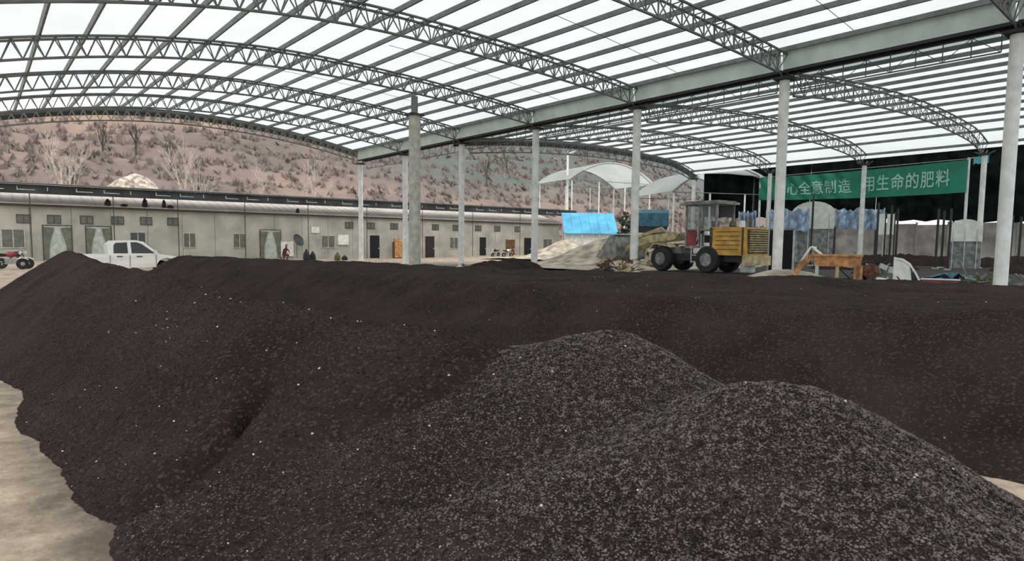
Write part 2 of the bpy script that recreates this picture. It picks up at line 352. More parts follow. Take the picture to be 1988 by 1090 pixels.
# purlins: each a C-section running the length of its vault
def purlin(x, ys, top, label, group, m='purlin', hgt=.19):
    b = MB(); nx = .075; sl = (top(x+.1, ys[0])-top(x-.1, ys[0]))/.2; a = math.atan(sl); ux, uz = math.cos(a), math.sin(a)
    prof = [(0, 0), (nx, 0), (nx, .025), (.02, .025), (.02, hgt-.025), (nx, hgt-.025), (nx, hgt), (0, hgt)]
    vs = []; n = len(prof)
    for y in ys:
        z = top(x, y)
        for u, v in prof: vs.append((x+u*ux-v*uz, y, z+u*uz+v*ux))
    fs = [(j*n+i, j*n+(i+1) % n, (j+1)*n+(i+1) % n, (j+1)*n+i) for j in range(len(ys)-1) for i in range(n)]
    fs += [tuple(range(n)), tuple(range((len(ys)-1)*n, len(ys)*n))]
    b.add(vs, fs); o = b.build('purlin', m, world=True, loc=(x, ys[0], top(x, ys[0]))); return props(o, label, 'beam', group)
NP = 19
for i in range(NP):
    x = XG-.55-i*(XG-.55-XL-.1)/(NP-1)
    purlin(x, [Y0-SP-1.5]+[Y0+SP*k for k in range(-1, 7)]+[TY[6]+.35], topA, 'grey steel purlin under the left vault, %s one up from the gutter' % NTH[i], 'purlins under the left vault roof')
NB = 14
for i in range(NB):
    x = XG+.75+i*(XB-XG-.85)/(NB-1)
    purlin(x, [Y0-SP-1.5]+[Y0+SP*k for k in range(-1, 5)]+[TY[4]+.35], topB, 'grey steel purlin under the right vault, %s one from the gutter' % NTH[i], 'purlins under the right vault roof', hgt=.17)

def sheet(name, x0, x1, nx, ys, top, off):
    b = MB(); vs = []; X_ = [x0+(x1-x0)*i/nx for i in range(nx+1)]
    for y in ys:
        for x in X_: vs.append((x, y, top(x, y)+off))
    n = nx+1; b.add(vs, [(j*n+i, j*n+i+1, (j+1)*n+i+1, (j+1)*n+i) for j in range(len(ys)-1) for i in range(nx)])
    return props(b.build(name, 'roof', smooth=True), kind='structure')
sheet('ceiling', XL-.6, XG-.25, 60, [Y0-SP-2]+[Y0+SP*k for k in range(-1, 7)]+[TY[6]+.5], topA, .225)
sheet('ceiling', XG+4.2, XB+.9, 60, [Y0-SP-2]+[Y0+SP*k for k in range(-1, 5)]+[TY[4]+.5], topB, .205)

def grey_strip():
    b = MB(); x0, x1 = XG+.35, XG+4.2; ys = [Y0-SP-2]+[Y0+SP*k for k in range(-1, 5)]+[TY[4]+.5]; n = 12; vs = []
    for y in ys:
        for i in range(n+1):
            x = x0+(x1-x0)*i/n; vs.append((x, y, topB(x, y)+.205))
    b.add(vs, [(j*(n+1)+i, j*(n+1)+i+1, (j+1)*(n+1)+i+1, (j+1)*(n+1)+i) for j in range(len(ys)-1) for i in range(n)])
    return props(b.build('ceiling', 'greysheet', smooth=True), kind='structure')
grey_strip()
# dark edging of the far gables
def gable_edge(x0, x1, y, top, off, hgt, label):
    b = MB(); n = 40; vs = []
    for i in range(n+1):
        x = x0+(x1-x0)*i/n; z = top(x, y)+off
        vs += [(x, y, z), (x, y+.12, z), (x, y+.12, z-hgt), (x, y, z-hgt)]
    fs = [(j*4+i, j*4+(i+1) % 4, (j+1)*4+(i+1) % 4, (j+1)*4+i) for j in range(n) for i in range(4)]+[(0, 1, 2, 3), (4*n, 4*n+1, 4*n+2, 4*n+3)]
    b.add(vs, fs); props(b.build('roof_edging', 'fascia'), label, 'roof edge')
gable_edge(XL-.6, XG+.4, TY[6]+.5, topA, .29, .62, 'dark curved edging along the far gable of the left vault')
gable_edge(XG-.3, XB+1.2, TY[4]+.5, topB, .26, .6, 'dark curved edging along the far gable of the right vault')

# gutter: panels per bay, dark bottom angle, lattice girder beneath
gt = thing('gutter', 'long grey-green sheet gutter running between the two vaults', 'gutter', (XG, Y0-SP-1, 8.6))
for k in range(-1, 6):
    ya, yb = Y0+SP*k+.04, Y0+SP*(k+1)-.04
    for sx in (-1, 1):
        b = MB(); b.prism([(XG+sx*.22, 8.62), (XG+sx*.25, 8.62), (XG+sx*.36, 9.38), (XG+sx*.33, 9.38)], 1, ya, yb)
        b.bx(XG+sx*.31, XG+sx*.40, ya, yb, 9.38, 9.41)
        b.build('gutter_panel', 'gutter', gt, world=True)
    b = MB(); b.bx(XG-.25, XG+.25, ya, yb, 8.58, 8.62); b.build('gutter_floor', 'darksteel', gt, world=True)
b = MB()
for sx in (-1, 1): b.bx(XG+sx*.23-.04, XG+sx*.23+.04, Y0-SP, TY[6], 8.50, 8.58)
b.build('edge_angle', 'darksteel', gt, world=True)
for k in range(-1, 6):
    ya, yb = Y0+SP*k, Y0+SP*(k+1)
    lab = ['outside the frame', 'between the nearest and second gutter posts', 'between the second and third gutter posts', 'between the third and fourth gutter posts', 'between the fourth and fifth gutter posts', 'between the fifth and sixth gutter posts', 'between the sixth and last gutter posts'][k+1]
    t = thing('lattice_girder', 'lattice girder hanging under the gutter '+lab, 'girder', (XG+.3, ya, 8), group='lattice girders under the gutter')
    X_ = XG+.34; indiv = k in (0, 1); zt, zb = 8.5, 7.86
    bar('girder_chord', (X_, ya+.2, zt), (X_, yb-.2, zt), .03, 'galv', t); bar('girder_chord', (X_, ya+.5, zb), (X_, yb-.5, zb), .03, 'galv', t)
    wb_ = MB(); n = 8
    for i in range(n+1):
        y = ya+.5+(SP-1)*i/n
        L = [((X_, y, zt), (X_, y, zb), .02)]
        if i < n: y2 = ya+.5+(SP-1)*(i+1)/n; L.append((((X_, y, zt), (X_, y2, zb)) if i % 2 else ((X_, y, zb), (X_, y2, zt)))+(.014,))
        for p, q, r in L:
            if indiv: bar('web_bar', p, q, r, 'galv', t)
            else: wb_.tube(p, q, r, 4)
    if not indiv: props(wb_.build('web_lattice', 'galv', t, world=True), kind='stuff')

# round steel posts
def column(x, y, ztop, r, label, group, z0=None, strut=True, strut_top=8.45, m='post'):
    z0 = float(gz(x, y)) if z0 is None else z0
    t = thing('steel_post', label, 'post', (x, y, z0), group=group)
    MB().tube((x, y, z0-.02), (x, y, ztop-.12), r, 16).build('shaft', m, t, world=True, smooth=False)
    MB().lathe([(r*1.8, 0), (r*1.8, .03), (r*1.05, .035), (r*1.05, .12)], (x, y, z0), 2, 12).build('base_plate', m, t, world=True)
    MB().box((x, y, ztop-.05), (r*3.2, r*3.2, .1)).build('cap_plate', 'darksteel', t, world=True)
    if strut:
        for sx, sy in ((-1, 0), (1, 0), (0, -1), (0, 1)):
            e = (x+sx*.55*(1 if sx else 0), y+sy*.6, strut_top+.12 if sx else strut_top)
            bar('cap_brace', (x, y, ztop-.12), e, .035, 'galv', t)
    return t
for k in range(7):
    column(XG, TY[k], 8.35, .205, 'white round steel post under the gutter, '+['nearest one at the right edge', 'second one standing in the pale sand', 'third one in front of the loader bucket', 'fourth one past the end of the offices', 'fifth one from the camera', 'sixth one beside the thick concrete pole', 'last one at the far gable end'][k], 'white posts under the gutter')
for k in range(0, 5):
    column(XB, TY[k], 7.85, .17, 'white round steel post on the right eave, '+['outside the frame on the right', 'right of the green banner', 'crossing the middle of the green banner', 'at the left end of the green banner', 'behind the wheel loader cab'][k], 'white posts on the right eave', strut_top=8.0)
for k in range(-1, 7):
    column(XL, TY[0]+SP*k, 7.35, .2, 'white round steel post on the left eave outside the frame', 'white posts on the left eave', strut_top=7.4)
t = thing('concrete_pole', 'thick stained concrete pole propping a left-vault truss', 'post', (17.58, TY[3], float(gz(17.58, TY[3]))))
MB().tube((17.58, TY[3], -.3), (17.58, TY[3], 7.95), .30, 20).build('shaft', 'concrete', t, world=True)
MB().box((17.58, TY[3], 8.0), (.8, .7, .1)).build('cap_plate', 'darksteel', t, world=True)
b = MB(); b.box((17.58, TY[3], 8.5), (.26, .24, .9)); b.build('packing_block', 'galv', t, world=True)
# sag rods and hanging wires
for i, (x0, x1, y) in enumerate(((16.5, 25, 17.8), (12.5, 25, 10), (14, 25, 25.6), (8, 20, 33.3))):
    b = MB(); n = 14; b.path([(x0+(x1-x0)*j/n, y+.8*j/n, topA(x0+(x1-x0)*j/n, y)+.02) for j in range(n+1)], .012, 4)
    props(b.build('sag_rod', 'galv'), 'thin steel rod crossing the purlins %s' % ['left of the second gutter post', 'left of the nearest gutter post', 'left of the third gutter post', 'near the middle of the left vault'][i], 'rod', 'thin rods between the purlins')

# ------------------------------------------------------------------ heaps
def spine_h(X, Y, spines, r0=.10):
    H = np.full(X.shape, -9.)
    for sp in spines:
        for (x0, y0, z0, s0), (x1, y1, z1, s1) in zip(sp, sp[1:]):
            n = max(2, int(math.hypot(x1-x0, y1-y0)/.09))
            for t in np.linspace(0, 1, n):
                x, y, z, s = x0+(x1-x0)*t, y0+(y1-y0)*t, z0+(z1-z0)*t, s0+(s1-s0)*t
                d = np.sqrt((X-x)**2+(Y-y)**2+r0*r0)-r0
                h = z-s*d; k = .05; m_ = np.maximum(H, h); H = m_+k*.25*np.clip(1-np.abs(H-h)/k, 0, 1)**2*.5
    return H
HEAPS = {}
def heap(name, xs, ys, fn, m, label, amp=.03, fine=.006, seed=1):
    X, Y = np.meshgrid(xs, ys); H = fn(X, Y)
    H = H+vnoise(X, Y, 1.6, seed, 4)*amp*2+vnoise(X, Y, 14, seed+5, 3)*fine*2
    G = gz(X, Y); HEAPS[label] = (xs, ys, H)
    # drop the cells that lie wholly below ground
    H = np.maximum(H, G-.06)
    o = grid_mesh(name, xs-xs[0], ys-ys[0], H, m); o.location = (xs[0], ys[0], 0)
    import bmesh as _bm
    b = _bm.new(); b.from_mesh(o.data); kill = [f for f in b.faces if max(v.co.z for v in f.verts) < -.055+float(gz(xs[0]+f.verts[0].co.x, ys[0]+f.verts[0].co.y))]
    _bm.ops.delete(b, geom=kill, context='FACES'); b.to_mesh(o.data); b.free()
    return props(o, label, 'heap', kind='stuff')
P1 = [[(1.3, 15.6, .95, .75), (1.16, 14.2, 1.13, .75), (1.12, 11, 1.10, .78), (1.11, 9.2, 1.08, .9), (1.24, 7.96, 1.03, .92), (1.41, 7.27, 1.0, .9), (1.45, 5.87, .95, .80), (1.63, 4.45, .9, .73), (1.82, 3.73, .85, .66), (2.17, 3.37, .78, .60), (2.5, 2.95, .70, .6)]]
P2 = [[(2.5, 2.95, .68, .6), (2.70, 2.62, .82, .62), (2.78, 2.46, .85, .68), (2.86, 2.25, .76, .75), (2.84, 2.01, .62, .75), (2.72, 1.7, .60, .75)],
      [(2.78, 2.46, .85, .6), (2.02, 2.60, .52, .52), (1.5, 2.78, .34, .45), (1.12, 2.95, .21, .42), (.70, 3.12, .06, .4)]]
P3 = [[(2.72, 1.72, .60, .75), (2.57, 1.45, .73, .65), (2.66, 1.31, .73, .7), (2.98, 1.10, .45, .8), (3.36, .92, .08, .8), (3.7, .78, -.25, .7)],
      [(2.57, 1.41, .74, .55), (2.05, 1.64, .50, .5), (1.37, 1.94, .30, .45), (.80, 2.42, .12, .4)], [(2.62, 1.35, .74, .55), (2.35, .8, .52, .5), (2.3, .1, .35, .5)], [(2.67, 1.31, .74, .6), (2.8, .7, .42, .65), (2.9, .2, .28, .65)]]
def hole(X, Y, x, y, r, d): return d*np.exp(-((X-x)**2+(Y-y)**2)/(r*r))
def smax(a, b, k): h = np.clip(.5+.5*(a-b)/k, 0, 1); return b*(1-h)+a*h+k*h*(1-h)
def f1(X, Y):
    H = spine_h(X, Y, P1)
    for x, y, rr, dd in ((1.15, 3.68, .06, .26), (1.08, 3.62, .06, .16), (.95, 3.54, .08, .10), (.84, 3.50, .09, .08), (.72, 3.46, .10, .06), (.60, 3.43, .10, .05)): H = H-hole(X, Y, x, y, rr, dd*1.15)
    return H
def f2(X, Y): a = spine_h(X, Y, P2, .16)-.25*np.exp(-((X-1.13)**2+(Y-3.66)**2)/.02); b = f1(X, Y); return smax(a, b, .14)-.05*sstep(.02, .14, b-a)
def f3(X, Y): a = spine_h(X, Y, P3, .16); b = spine_h(X, Y, P2, .16); return smax(a, b, .10)-.05*sstep(.02, .12, b-a)
heap('fertiliser_heap', np.arange(-.5, 4.3, .03), np.arange(2.0, 18.2, .03), f1, 'fert', 'long dark fertiliser windrow at left running back towards the white pickup', .035, .006, 1)
heap('fertiliser_heap', np.arange(-.1, 4.4, .02), np.arange(.4, 4.6, .02), f2, 'fert_front', 'rounded dark fertiliser mound in the middle with a peaked top', .02, .006, 11)
heap('fertiliser_heap', np.arange(.1, 4.6, .02), np.arange(-1.2, 3.6, .02), f3, 'fert_front', 'grainy dark fertiliser mound in the right foreground', .02, .007, 21)
BED = np.array([(6.35, -3), (6.3, 1.0), (6.27, 1.67), (5.86, 3.16), (5.36, 4.83), (5.52, 7.86), (5.83, 11.9), (5.4, 17), (4.76, 22.4), (5.3, 23), (7.1, 17.7), (8.14, 13.8), (8.74, 10.5), (9.57, 8.4), (9.9, 5.34), (10.98, 4.2), (11.05, 2.6), (11.3, -3)])
def poly_dist(X, Y, P):
    D = np.full(X.shape, 1e9); ins = np.zeros(X.shape, bool); n = len(P)
    for i in range(n):
        x0, y0 = P[i]; x1, y1 = P[(i+1) % n]; L = (x1-x0)**2+(y1-y0)**2
        t = np.clip(((X-x0)*(x1-x0)+(Y-y0)*(y1-y0))/L, 0, 1); D = np.minimum(D, np.hypot(X-x0-t*(x1-x0), Y-y0-t*(y1-y0)))
        c = ((y0 > Y) != (y1 > Y)) & (X < (x1-x0)*(Y-y0)/(y1-y0+1e-12)+x0); ins ^= c
    return np.where(ins, -D, D)
def fbed(X, Y):
    d = poly_dist(X, Y, BED); r = .12; dd = np.where(d > 0, np.sqrt(d*d+r*r)-r, 0)
    H = .80+.03*sstep(12, 22, Y)+.10*np.exp(-((X-6.4)**2+(Y-1.0)**2)/.5)-(.56-.08*(1-sstep(1.2, 4, Y)))*dd+.03*np.exp(-((d+.12)/.15)**2)
    H = H-.10*sstep(.3, 1.6, -d)*(1-sstep(8, 12, Y))+.06*np.exp(-((X-9.3)**2)/1.5)*(1-sstep(6, 9, Y))
    return H
heap('fertiliser_heap', np.arange(2.9, 14, .055), np.arange(-4, 25.5, .055), fbed, 'fert', 'broad flat-topped bed of dark fertiliser stretching across behind the front mounds', .03, .008, 31)
heap('fertiliser_heap', np.arange(17, 29, .1), np.arange(24, 34, .1), lambda X, Y: spine_h(X, Y, [[(20, 27, .35, .5), (23.5, 28.5, .52, .5), (25, 29, .3, .5)]], .3), 'fert', 'low dark heap behind the bed, left of the loader bucket', .06, .02, 41)
heap('fertiliser_heap', np.arange(36, 61, .2), np.arange(4, 30, .2), lambda X, Y: spine_h(X, Y, [[(58, 8, .9, .35), (58, 14, .6, .3), (56, 22, .7, .35)], [(41, 17.5, .5, .4), (44, 16, .4, .4)], [(47, 10, .35, .3), (44, 8, .45, .3)]], .6), 'fert', 'low dark spoil heaps on the ground below the black netting', .16, .06, 51)

# granules on the front heaps (loose grain nobody could count) and pale crumbs
def scatter(name, keys, n, smin, smax, m, label, seed, region, flat=.7, fade=False):
    r = np.random.default_rng(seed)
    xs_ = r.uniform(region[0], region[1], n); ys_ = r.uniform(region[2], region[3], n)
    best = np.full(n, -9.)
    for lb in keys:
        xs, ys, H = HEAPS[lb]; dx = xs[1]-xs[0]; dy = ys[1]-ys[0]
        i = (xs_-xs[0])/dx; j = (ys_-ys[0])/dy; ok = (i >= 0) & (i < len(xs)-1) & (j >= 0) & (j < len(ys)-1)
        ii = np.clip(i.astype(int), 0, len(xs)-2); jj = np.clip(j.astype(int), 0, len(ys)-2); fi = i-ii; fj = j-jj
        h = (H[jj, ii]*(1-fi)+H[jj, ii+1]*fi)*(1-fj)+(H[jj+1, ii]*(1-fi)+H[jj+1, ii+1]*fi)*fj
        best = np.where(ok, np.maximum(best, h), best)
    ramp = sstep(.7, 2.6, xs_+(2.1-ys_)*.9)*.88+.12
    keep = (best > -.02) & ((r.random(n) > (ys_-2.6)/6.2) if fade is True else (r.random(n) < ramp) if fade == 'ramp' else True)
    xs_, ys_, best = xs_[keep], ys_[keep], best[keep]; n = len(xs_)
    s = r.uniform(smin, smax, (n, 1, 1)); base = np.array([(1, 0, 0), (-1, 0, 0), (0, 1, 0), (0, -1, 0), (0, 0, 1), (0, 0, -1)], float)
    J = 1+r.uniform(-.25, .25, (n, 6, 1)); th = r.uniform(0, 6.28, n); c, s_ = np.cos(th), np.sin(th)
    ti = r.uniform(-.7, .7, n); ct, st = np.cos(ti), np.sin(ti)
    P = base[None]*J*s; x, y, z = P[..., 0], P[..., 1], P[..., 2]*flat
    x, z = x*ct[:, None]+z*st[:, None], -x*st[:, None]+z*ct[:, None]
    x, y = x*c[:, None]-y*s_[:, None], x*s_[:, None]+y*c[:, None]
    P = np.stack([x+xs_[:, None], y+ys_[:, None], z+best[:, None]+s[:, 0]*.25], -1)
    F = np.array([(0, 2, 4), (2, 1, 4), (1, 3, 4), (3, 0, 4), (2, 0, 5), (1, 2, 5), (3, 1, 5), (0, 3, 5)])
    f = (F[None]+6*np.arange(n)[:, None, None]).reshape(-1)
    me = bpy.data.meshes.new(name); me.vertices.add(n*6); me.vertices.foreach_set('co', P.astype(np.float32).reshape(-1))
    me.loops.add(len(f)); me.loops.foreach_set('vertex_index', f.astype(np.int32)); me.polygons.add(len(f)//3)
    me.polygons.foreach_set('loop_start', np.arange(0, len(f), 3, dtype=np.int32)); me.polygons.foreach_set('loop_total', np.full(len(f)//3, 3, np.int32)); me.update(); me.validate()
    me.materials.append(M[m]); o = bpy.data.objects.new(name, me); COL.objects.link(o)
    return props(o, label, 'granules', kind='stuff')
K = list(HEAPS)
scatter('loose_granules', K[1:3], 150000, .0035, .0075, 'granule', 'loose greyish granules covering the front mounds', 5, (.4, 4.0, .3, 3.4), fade='ramp')
scatter('loose_granules', K[1:3], 50000, .003, .007, 'granule_dark', 'loose brown granules mixed over the front mounds', 15, (.4, 4.0, .3, 3.4))
scatter('loose_granules', K[0:1], 90000, .003, .007, 'granule_dark', 'loose greyish granules lying on the left windrow', 6, (.1, 3.2, 2.6, 9), fade=True)
scatter('pale_crumbs', K[0:3], 230, .004, .010, 'pebble', 'scattered pale crumbs on the dark front heaps', 8, (.1, 3.8, .4, 7))
scatter('pale_crumbs', K[3:4], 45, .005, .010, 'pebble', 'scattered pale crumbs on the broad dark bed', 9, (4.4, 9, 1, 10))

# pale sand around the second gutter post, sandy heap behind the loader, gravel mound behind the offices
def mound(cx, cy, rx, ry, h, m, label, name='sand_heap', seed=3, z0=0, n=60, amp=.12):
    xs = np.linspace(-rx*1.2, rx*1.2, n); ys = np.linspace(-ry*1.2, ry*1.2, n); X, Y = np.meshgrid(xs, ys)
    d = np.sqrt((X/rx)**2+(Y/ry)**2); H = h*(1-sstep(0, 1, d))*1.0+vnoise(X, Y, 3/rx, seed, 4)*amp*h*np.clip(1-d, 0, 1)-.05*(d > 1)
    o = grid_mesh(name, xs, ys, H, m); o.location = (cx, cy, z0); return props(o, label, 'heap', kind='stuff')
mound(26.3, 13.6, 3.0, 1.9, .42, 'sand', 'low pale sand heap around the second gutter post', seed=4, amp=.3)
mound(36, 30.5, 8.5, 6.5, 2.3, 'sand', 'large pale tan sand heap behind the wheel loader', seed=6, amp=.25)
mound(47, 48, 6, 5, 1.7, 'sand', 'pale sand heap beyond the end of the offices', seed=9, amp=.3)
mound(11.6, 73, 10, 4.0, 7.5, 'gravel', 'tall pale gravel mound rising behind the office roof', name='gravel_heap', seed=8, amp=.2)

# ------------------------------------------------------------------ offices (long low prefab row)
YW = 62.0
bd = thing('office_row', 'long single-storey row of cream panel offices along the back of the yard', 'building', (20, YW, -.3))
def at(px, py, Y):   # a point on the facade plane, for laying out windows
    d = _F+_R*((px-994)/F_PX)+_U*((CY-py)/F_PX); return EYE+d*(Y/d.y)
X0, X1 = -24, 59; EV = 3.92
pw = 2.6; n = int((X1-X0)/pw)
for i in range(n):
    xa = X0+(X1-X0)*i/n; xb = X0+(X1-X0)*(i+1)/n
    MB().bx(xa+.015, xb-.015, YW, YW+.10, -.35, EV).build('wall_panel', 'wall', bd, world=True)
MB().bx(X0, X1, YW+.1, YW+6, -.35, EV).build('building_core', 'wall', bd, world=True)
MB().bx(X0-.2, X1+.35, YW-.28, YW+.0, EV, EV+.16).build('eave_trim', 'trim', bd, world=True)
b = MB(); b.prism([(YW-.28, EV+.16), (YW+7, EV+2.1), (YW+7, EV+2.18), (YW-.28, EV+.24)], 0, X0-.3, X1+.5); rf = b.build('roof_sheet', 'roofpale', bd, world=True)
b = MB()
for i in range(110):
    x = X0+i*.76; b.prism([(YW-.28, EV+.24), (YW+7, EV+2.18), (YW+7, EV+2.22), (YW-.28, EV+.28)], 0, x, x+.05)
rr = b.build('roof_ribs', 'roofpale', rf); rr.parent = rf
rr.matrix_parent_inverse = Matrix.Translation(-Vector(bd.location))
def sub(o, parent): o.parent = parent; return o
def window(px, w_, h_, zc, glassm='glass', framem='frame', name='window', mull=1, depth=.05):
    x = at(px, 470, YW).x; f = MB(); t = .06
    f.bx(x-w_/2-t, x+w_/2+t, YW-depth, YW+.01, zc+h_/2, zc+h_/2+t).bx(x-w_/2-t, x+w_/2+t, YW-depth-.02, YW+.01, zc-h_/2-t, zc-h_/2)
    for xx in [x-w_/2-t/2, x+w_/2+t/2]+[x-w_/2+w_*(j+1)/(mull+1) for j in range(mull)]: f.bx(xx-t/2, xx+t/2, YW-depth, YW+.01, zc-h_/2, zc+h_/2)
    fo = f.build(name, framem, bd, world=True)
    m_ = 1 if mull else 0
    for j in range(mull+1):
        xa = x-w_/2+w_*j/(mull+1)+t/2; xb = x-w_/2+w_*(j+1)/(mull+1)-t/2
        p = MB().bx(xa-bd.location.x, xb-bd.location.x, -.025, -.012, zc-h_/2-bd.location.z, zc+h_/2-bd.location.z).build('pane', glassm, fo)
    return fo
for px in (48, 107, 170, 230, 285, 337, 678, 720, 765, 845, 885, 928, 965, 1004):
    sc = 1+(px/1100)*.25
    window(px, .78, .55, 2.93+.0003*px, 'glass', 'darkframe', 'vent_window', 1)
for px, w_, h_, gm in ((26, 1.35, 1.35, 'glass'), (268, 1.1, 1.2, 'darkglass'), (368, .95, 1.2, 'glass'), (465, 1.05, 1.25, 'glass'), (637, 1.35, 1.15, 'glass'), (881, 1.1, 1.25, 'glass'), (1063, 1.5, 1.2, 'glass')):
    window(px, w_, h_, 1.42, gm, 'frame', 'window', 1)
def door(px, w_, m, hgt=2.45, frame='frame'):
    x = at(px, 470, YW).x; f = MB(); t = .07
    f.bx(x-w_/2-t, x-w_/2, YW-.06, YW+.01, -.3, -.3+hgt).bx(x+w_/2, x+w_/2+t, YW-.06, YW+.01, -.3, -.3+hgt).bx(x-w_/2-t, x+w_/2+t, YW-.06, YW+.01, -.3+hgt, -.3+hgt+t)
    fo = f.build('door', frame, bd, world=True)
    MB().bx(x-w_/2-bd.location.x, x+w_/2-bd.location.x, -.03, -.012, 0, hgt).build('door_leaf', m, fo)
    hb = MB().bx(x+w_/2-.16-bd.location.x, x+w_/2-.1-bd.location.x, -.09, -.03, 1.0, 1.15); hb.build('door_handle', 'palemetal', fo)
    return fo, x
door(727, 1.15, 'doordark'); door(834, 1.25, 'doorred'); door(937, 1.0, 'doordark'); door(1024, 1.2, 'doordark', frame='tan')
for px, w_ in ((112, 1.8), (192, 1.7), (525, 1.9)):
    fo, x = door(px, w_, 'sheer', 2.75, 'darkframe' if px != 525 else 'rust')
    x -= bd.location.x
    for sx in (-1, 1):
        b = MB(); b.prism([(x+sx*w_/2, .1), (x+sx*w_*.34, .1), (x+sx*w_*.30, 1.3), (x+sx*w_*.12, 2.6), (x+sx*w_/2, 2.65)], 1, -.11, -.07)
        b.build('curtain', 'curtain', fo)
# reddish entrance and pale boards on the wall
door(990, 1.5, 'rust', 2.2, 'tan')
def wallboard(px, w_, h_, zc, m, label, name, cat):
    x = at(px, 470, YW).x; t = thing(name, label, cat, (x, YW-.06, zc-h_/2))
    MB().bx(-w_/2, w_/2, -.03, .03, 0, h_).build('board', m, t); MB().bx(-w_/2-.04, w_/2+.04, -.04, .035, h_, h_+.05).bx(-w_/2-.04, w_/2+.04, -.04, .035, -.05, 0).build('edging', 'frame', t)
wallboard(666, 1.15, 1.0, 1.65, 'whiteplastic', 'pale square notice board on the office wall right of a window', 'notice_board', 'board')
wallboard(612, .8, .6, 2.6, 'whiteplastic', 'small pale board high on the office wall above the satellite dish', 'sign_board', 'board')
wallboard(556, 1.3, 1.4, .7, 'whiteplastic', 'white panel leaning on the wall behind the crouching worker', 'display_board', 'board')

# canopy over the offices
cp = thing('canopy_roof', 'long dark weathered canopy raised on thin posts over the offices', 'canopy', (20, YW-.9, -.3))
def cz(x): return 4.72+.40*(x-X0)/(X1-X0)
b = MB(); nseg = 40; vs = []
for i in range(nseg+1):
    x = X0+(X1+2-X0)*i/nseg; z = cz(x)
    vs += [(x, YW-1.3, z+.66), (x, YW+1.6, z+.95), (x, YW+1.6, z+1.0), (x, YW-1.3, z+.74)]
b.add(vs, [(j*4+i, j*4+(i+1) % 4, (j+1)*4+(i+1) % 4, (j+1)*4+i) for j in range(nseg) for i in range(4)]+[(0, 1, 2, 3), (4*nseg, 4*nseg+1, 4*nseg+2, 4*nseg+3)]); b.build('roof_sheet', 'canopy', cp, world=True)
b = MB(); vs = []
for i in range(nseg+1):
    x = X0+(X1+2-X0)*i/nseg; z = cz(x); vs += [(x, YW-1.1, z-.02), (x, YW-.98, z-.02), (x, YW-.98, z+.66), (x, YW-1.1, z+.66)]
b.add(vs, [(j*4+i, j*4+(i+1) % 4, (j+1)*4+(i+1) % 4, (j+1)*4+i) for j in range(nseg) for i in range(4)]+[(0, 1, 2, 3), (4*nseg, 4*nseg+1, 4*nseg+2, 4*nseg+3)]); b.build('front_beam', 'canopy', cp, world=True)
for i in range(44):     # pale clips and short rails in the eave
    x = X0+2+i*1.85; z = cz(x)
    b = MB(); b.bx(x, x+.05, YW-1.14, YW-1.08, z+.22, z+.5)
    if i % 3 != 2: b.bx(x, x+1.1, YW-1.13, YW-1.1, z+.24, z+.29)
    b.build('eave_bracket', 'palemetal', cp, world=True)
for px in (58, 220, 345, 475, 598, 712, 820, 918, 1010):
    x = at(px, 400, YW-1.05).x
    t = MB().tube((x, YW-1.04, -.3), (x, YW-1.04, cz(x)), .035, 6).build('canopy_post', 'trim', cp, world=True)
# dark rags and boxes lying on the office roof
for i, (px, w_, h_) in enumerate(((209, .5, .6), (240, .6, .25), (281, .45, .8), (318, .35, .75), (330, .6, .3), (577, .4, .5))):
    x = at(px, 405, YW).x; t = thing('roof_clutter', ['dark bundle on the office roof, leftmost', 'flat dark bundle beside the leftmost one on the office roof', 'tall dark bundle on the office roof above the pickup', 'narrow dark upright bundle on the office roof right of the tall one', 'low dark bundle at the right end of the roof group', 'small dark box alone on the office roof above the satellite dish'][i], 'bundle', (x, YW-.1, EV+.22), group='dark clutter on the office roof')
    MB().lathe([(w_*.45, 0), (w_*.5, h_*.3), (w_*.35, h_*.7), (w_*.12, h_)], (0, 0, 0), 2, 7).build('sack', 'cloth_dark', t); MB().tube((-w_*.3, 0, h_*.5), (w_*.5, .1, h_*.75), .04, 5).build('strap', 'trim', t)

# ------------------------------------------------------------------ vehicles
def wheel(cx, cy, cz_, r, wd, parent, axis=1, rimm='rim', n=24, name='wheel'):
    w_ = MB().lathe([(r*.55, -wd/2), (r*.92, -wd/2), (r, -wd*.3), (r, wd*.3), (r*.92, wd/2), (r*.55, wd/2)], (cx, cy, cz_), axis, n).build(name, 'tyre', parent)
    MB().lathe([(r*.2, -wd*.53), (r*.5, -wd*.52), (r*.56, -wd*.40), (r*.56, wd*.40), (r*.5, wd*.52), (r*.2, wd*.53)], (cx, cy, cz_), axis, 14).build('rim', rimm, w_)
    return w_
# white double-cab pickup, nose towards +x
pk = thing('pickup_truck', 'white double-cab pickup truck parked behind the left fertiliser windrow', 'truck', (5.02, 34.0, -.28), R(-2))
W2 = .86
def taper(poly, yw_, zlo, zhi, inset):   # extruded side outline whose upper part leans in
    vs = []; n = len(poly)
    for sy in (-1, 1):
        for x, z in poly: vs.append((x, sy*(yw_-inset*max(0, min(1, (z-zlo)/(zhi-zlo)))), z))
    return vs, [tuple(range(n-1, -1, -1)), tuple(range(n, 2*n))]+[(i, (i+1) % n, n+(i+1) % n, n+i) for i in range(n)]
def arch(cx, r, z0, n=8, rev=False): return [(cx+r*math.cos(math.pi*(1-i/n)), z0+r*math.sin(math.pi*(1-i/n))) for i in range(n+1)]
body = [(-2.50, .52)]+[(-2.48, .42)]+arch(-1.55, .43, .42)+arch(1.52, .43, .42)+[(2.36, .40), (2.46, .52), (2.47, .74), (2.38, .86), (1.25, 1.02), (-.72, 1.02), (-.78, .97), (-2.50, .97)]
vs, fs = taper(body, W2, .9, 1.05, .05); MB().add(vs, fs).build('body', 'white', pk)
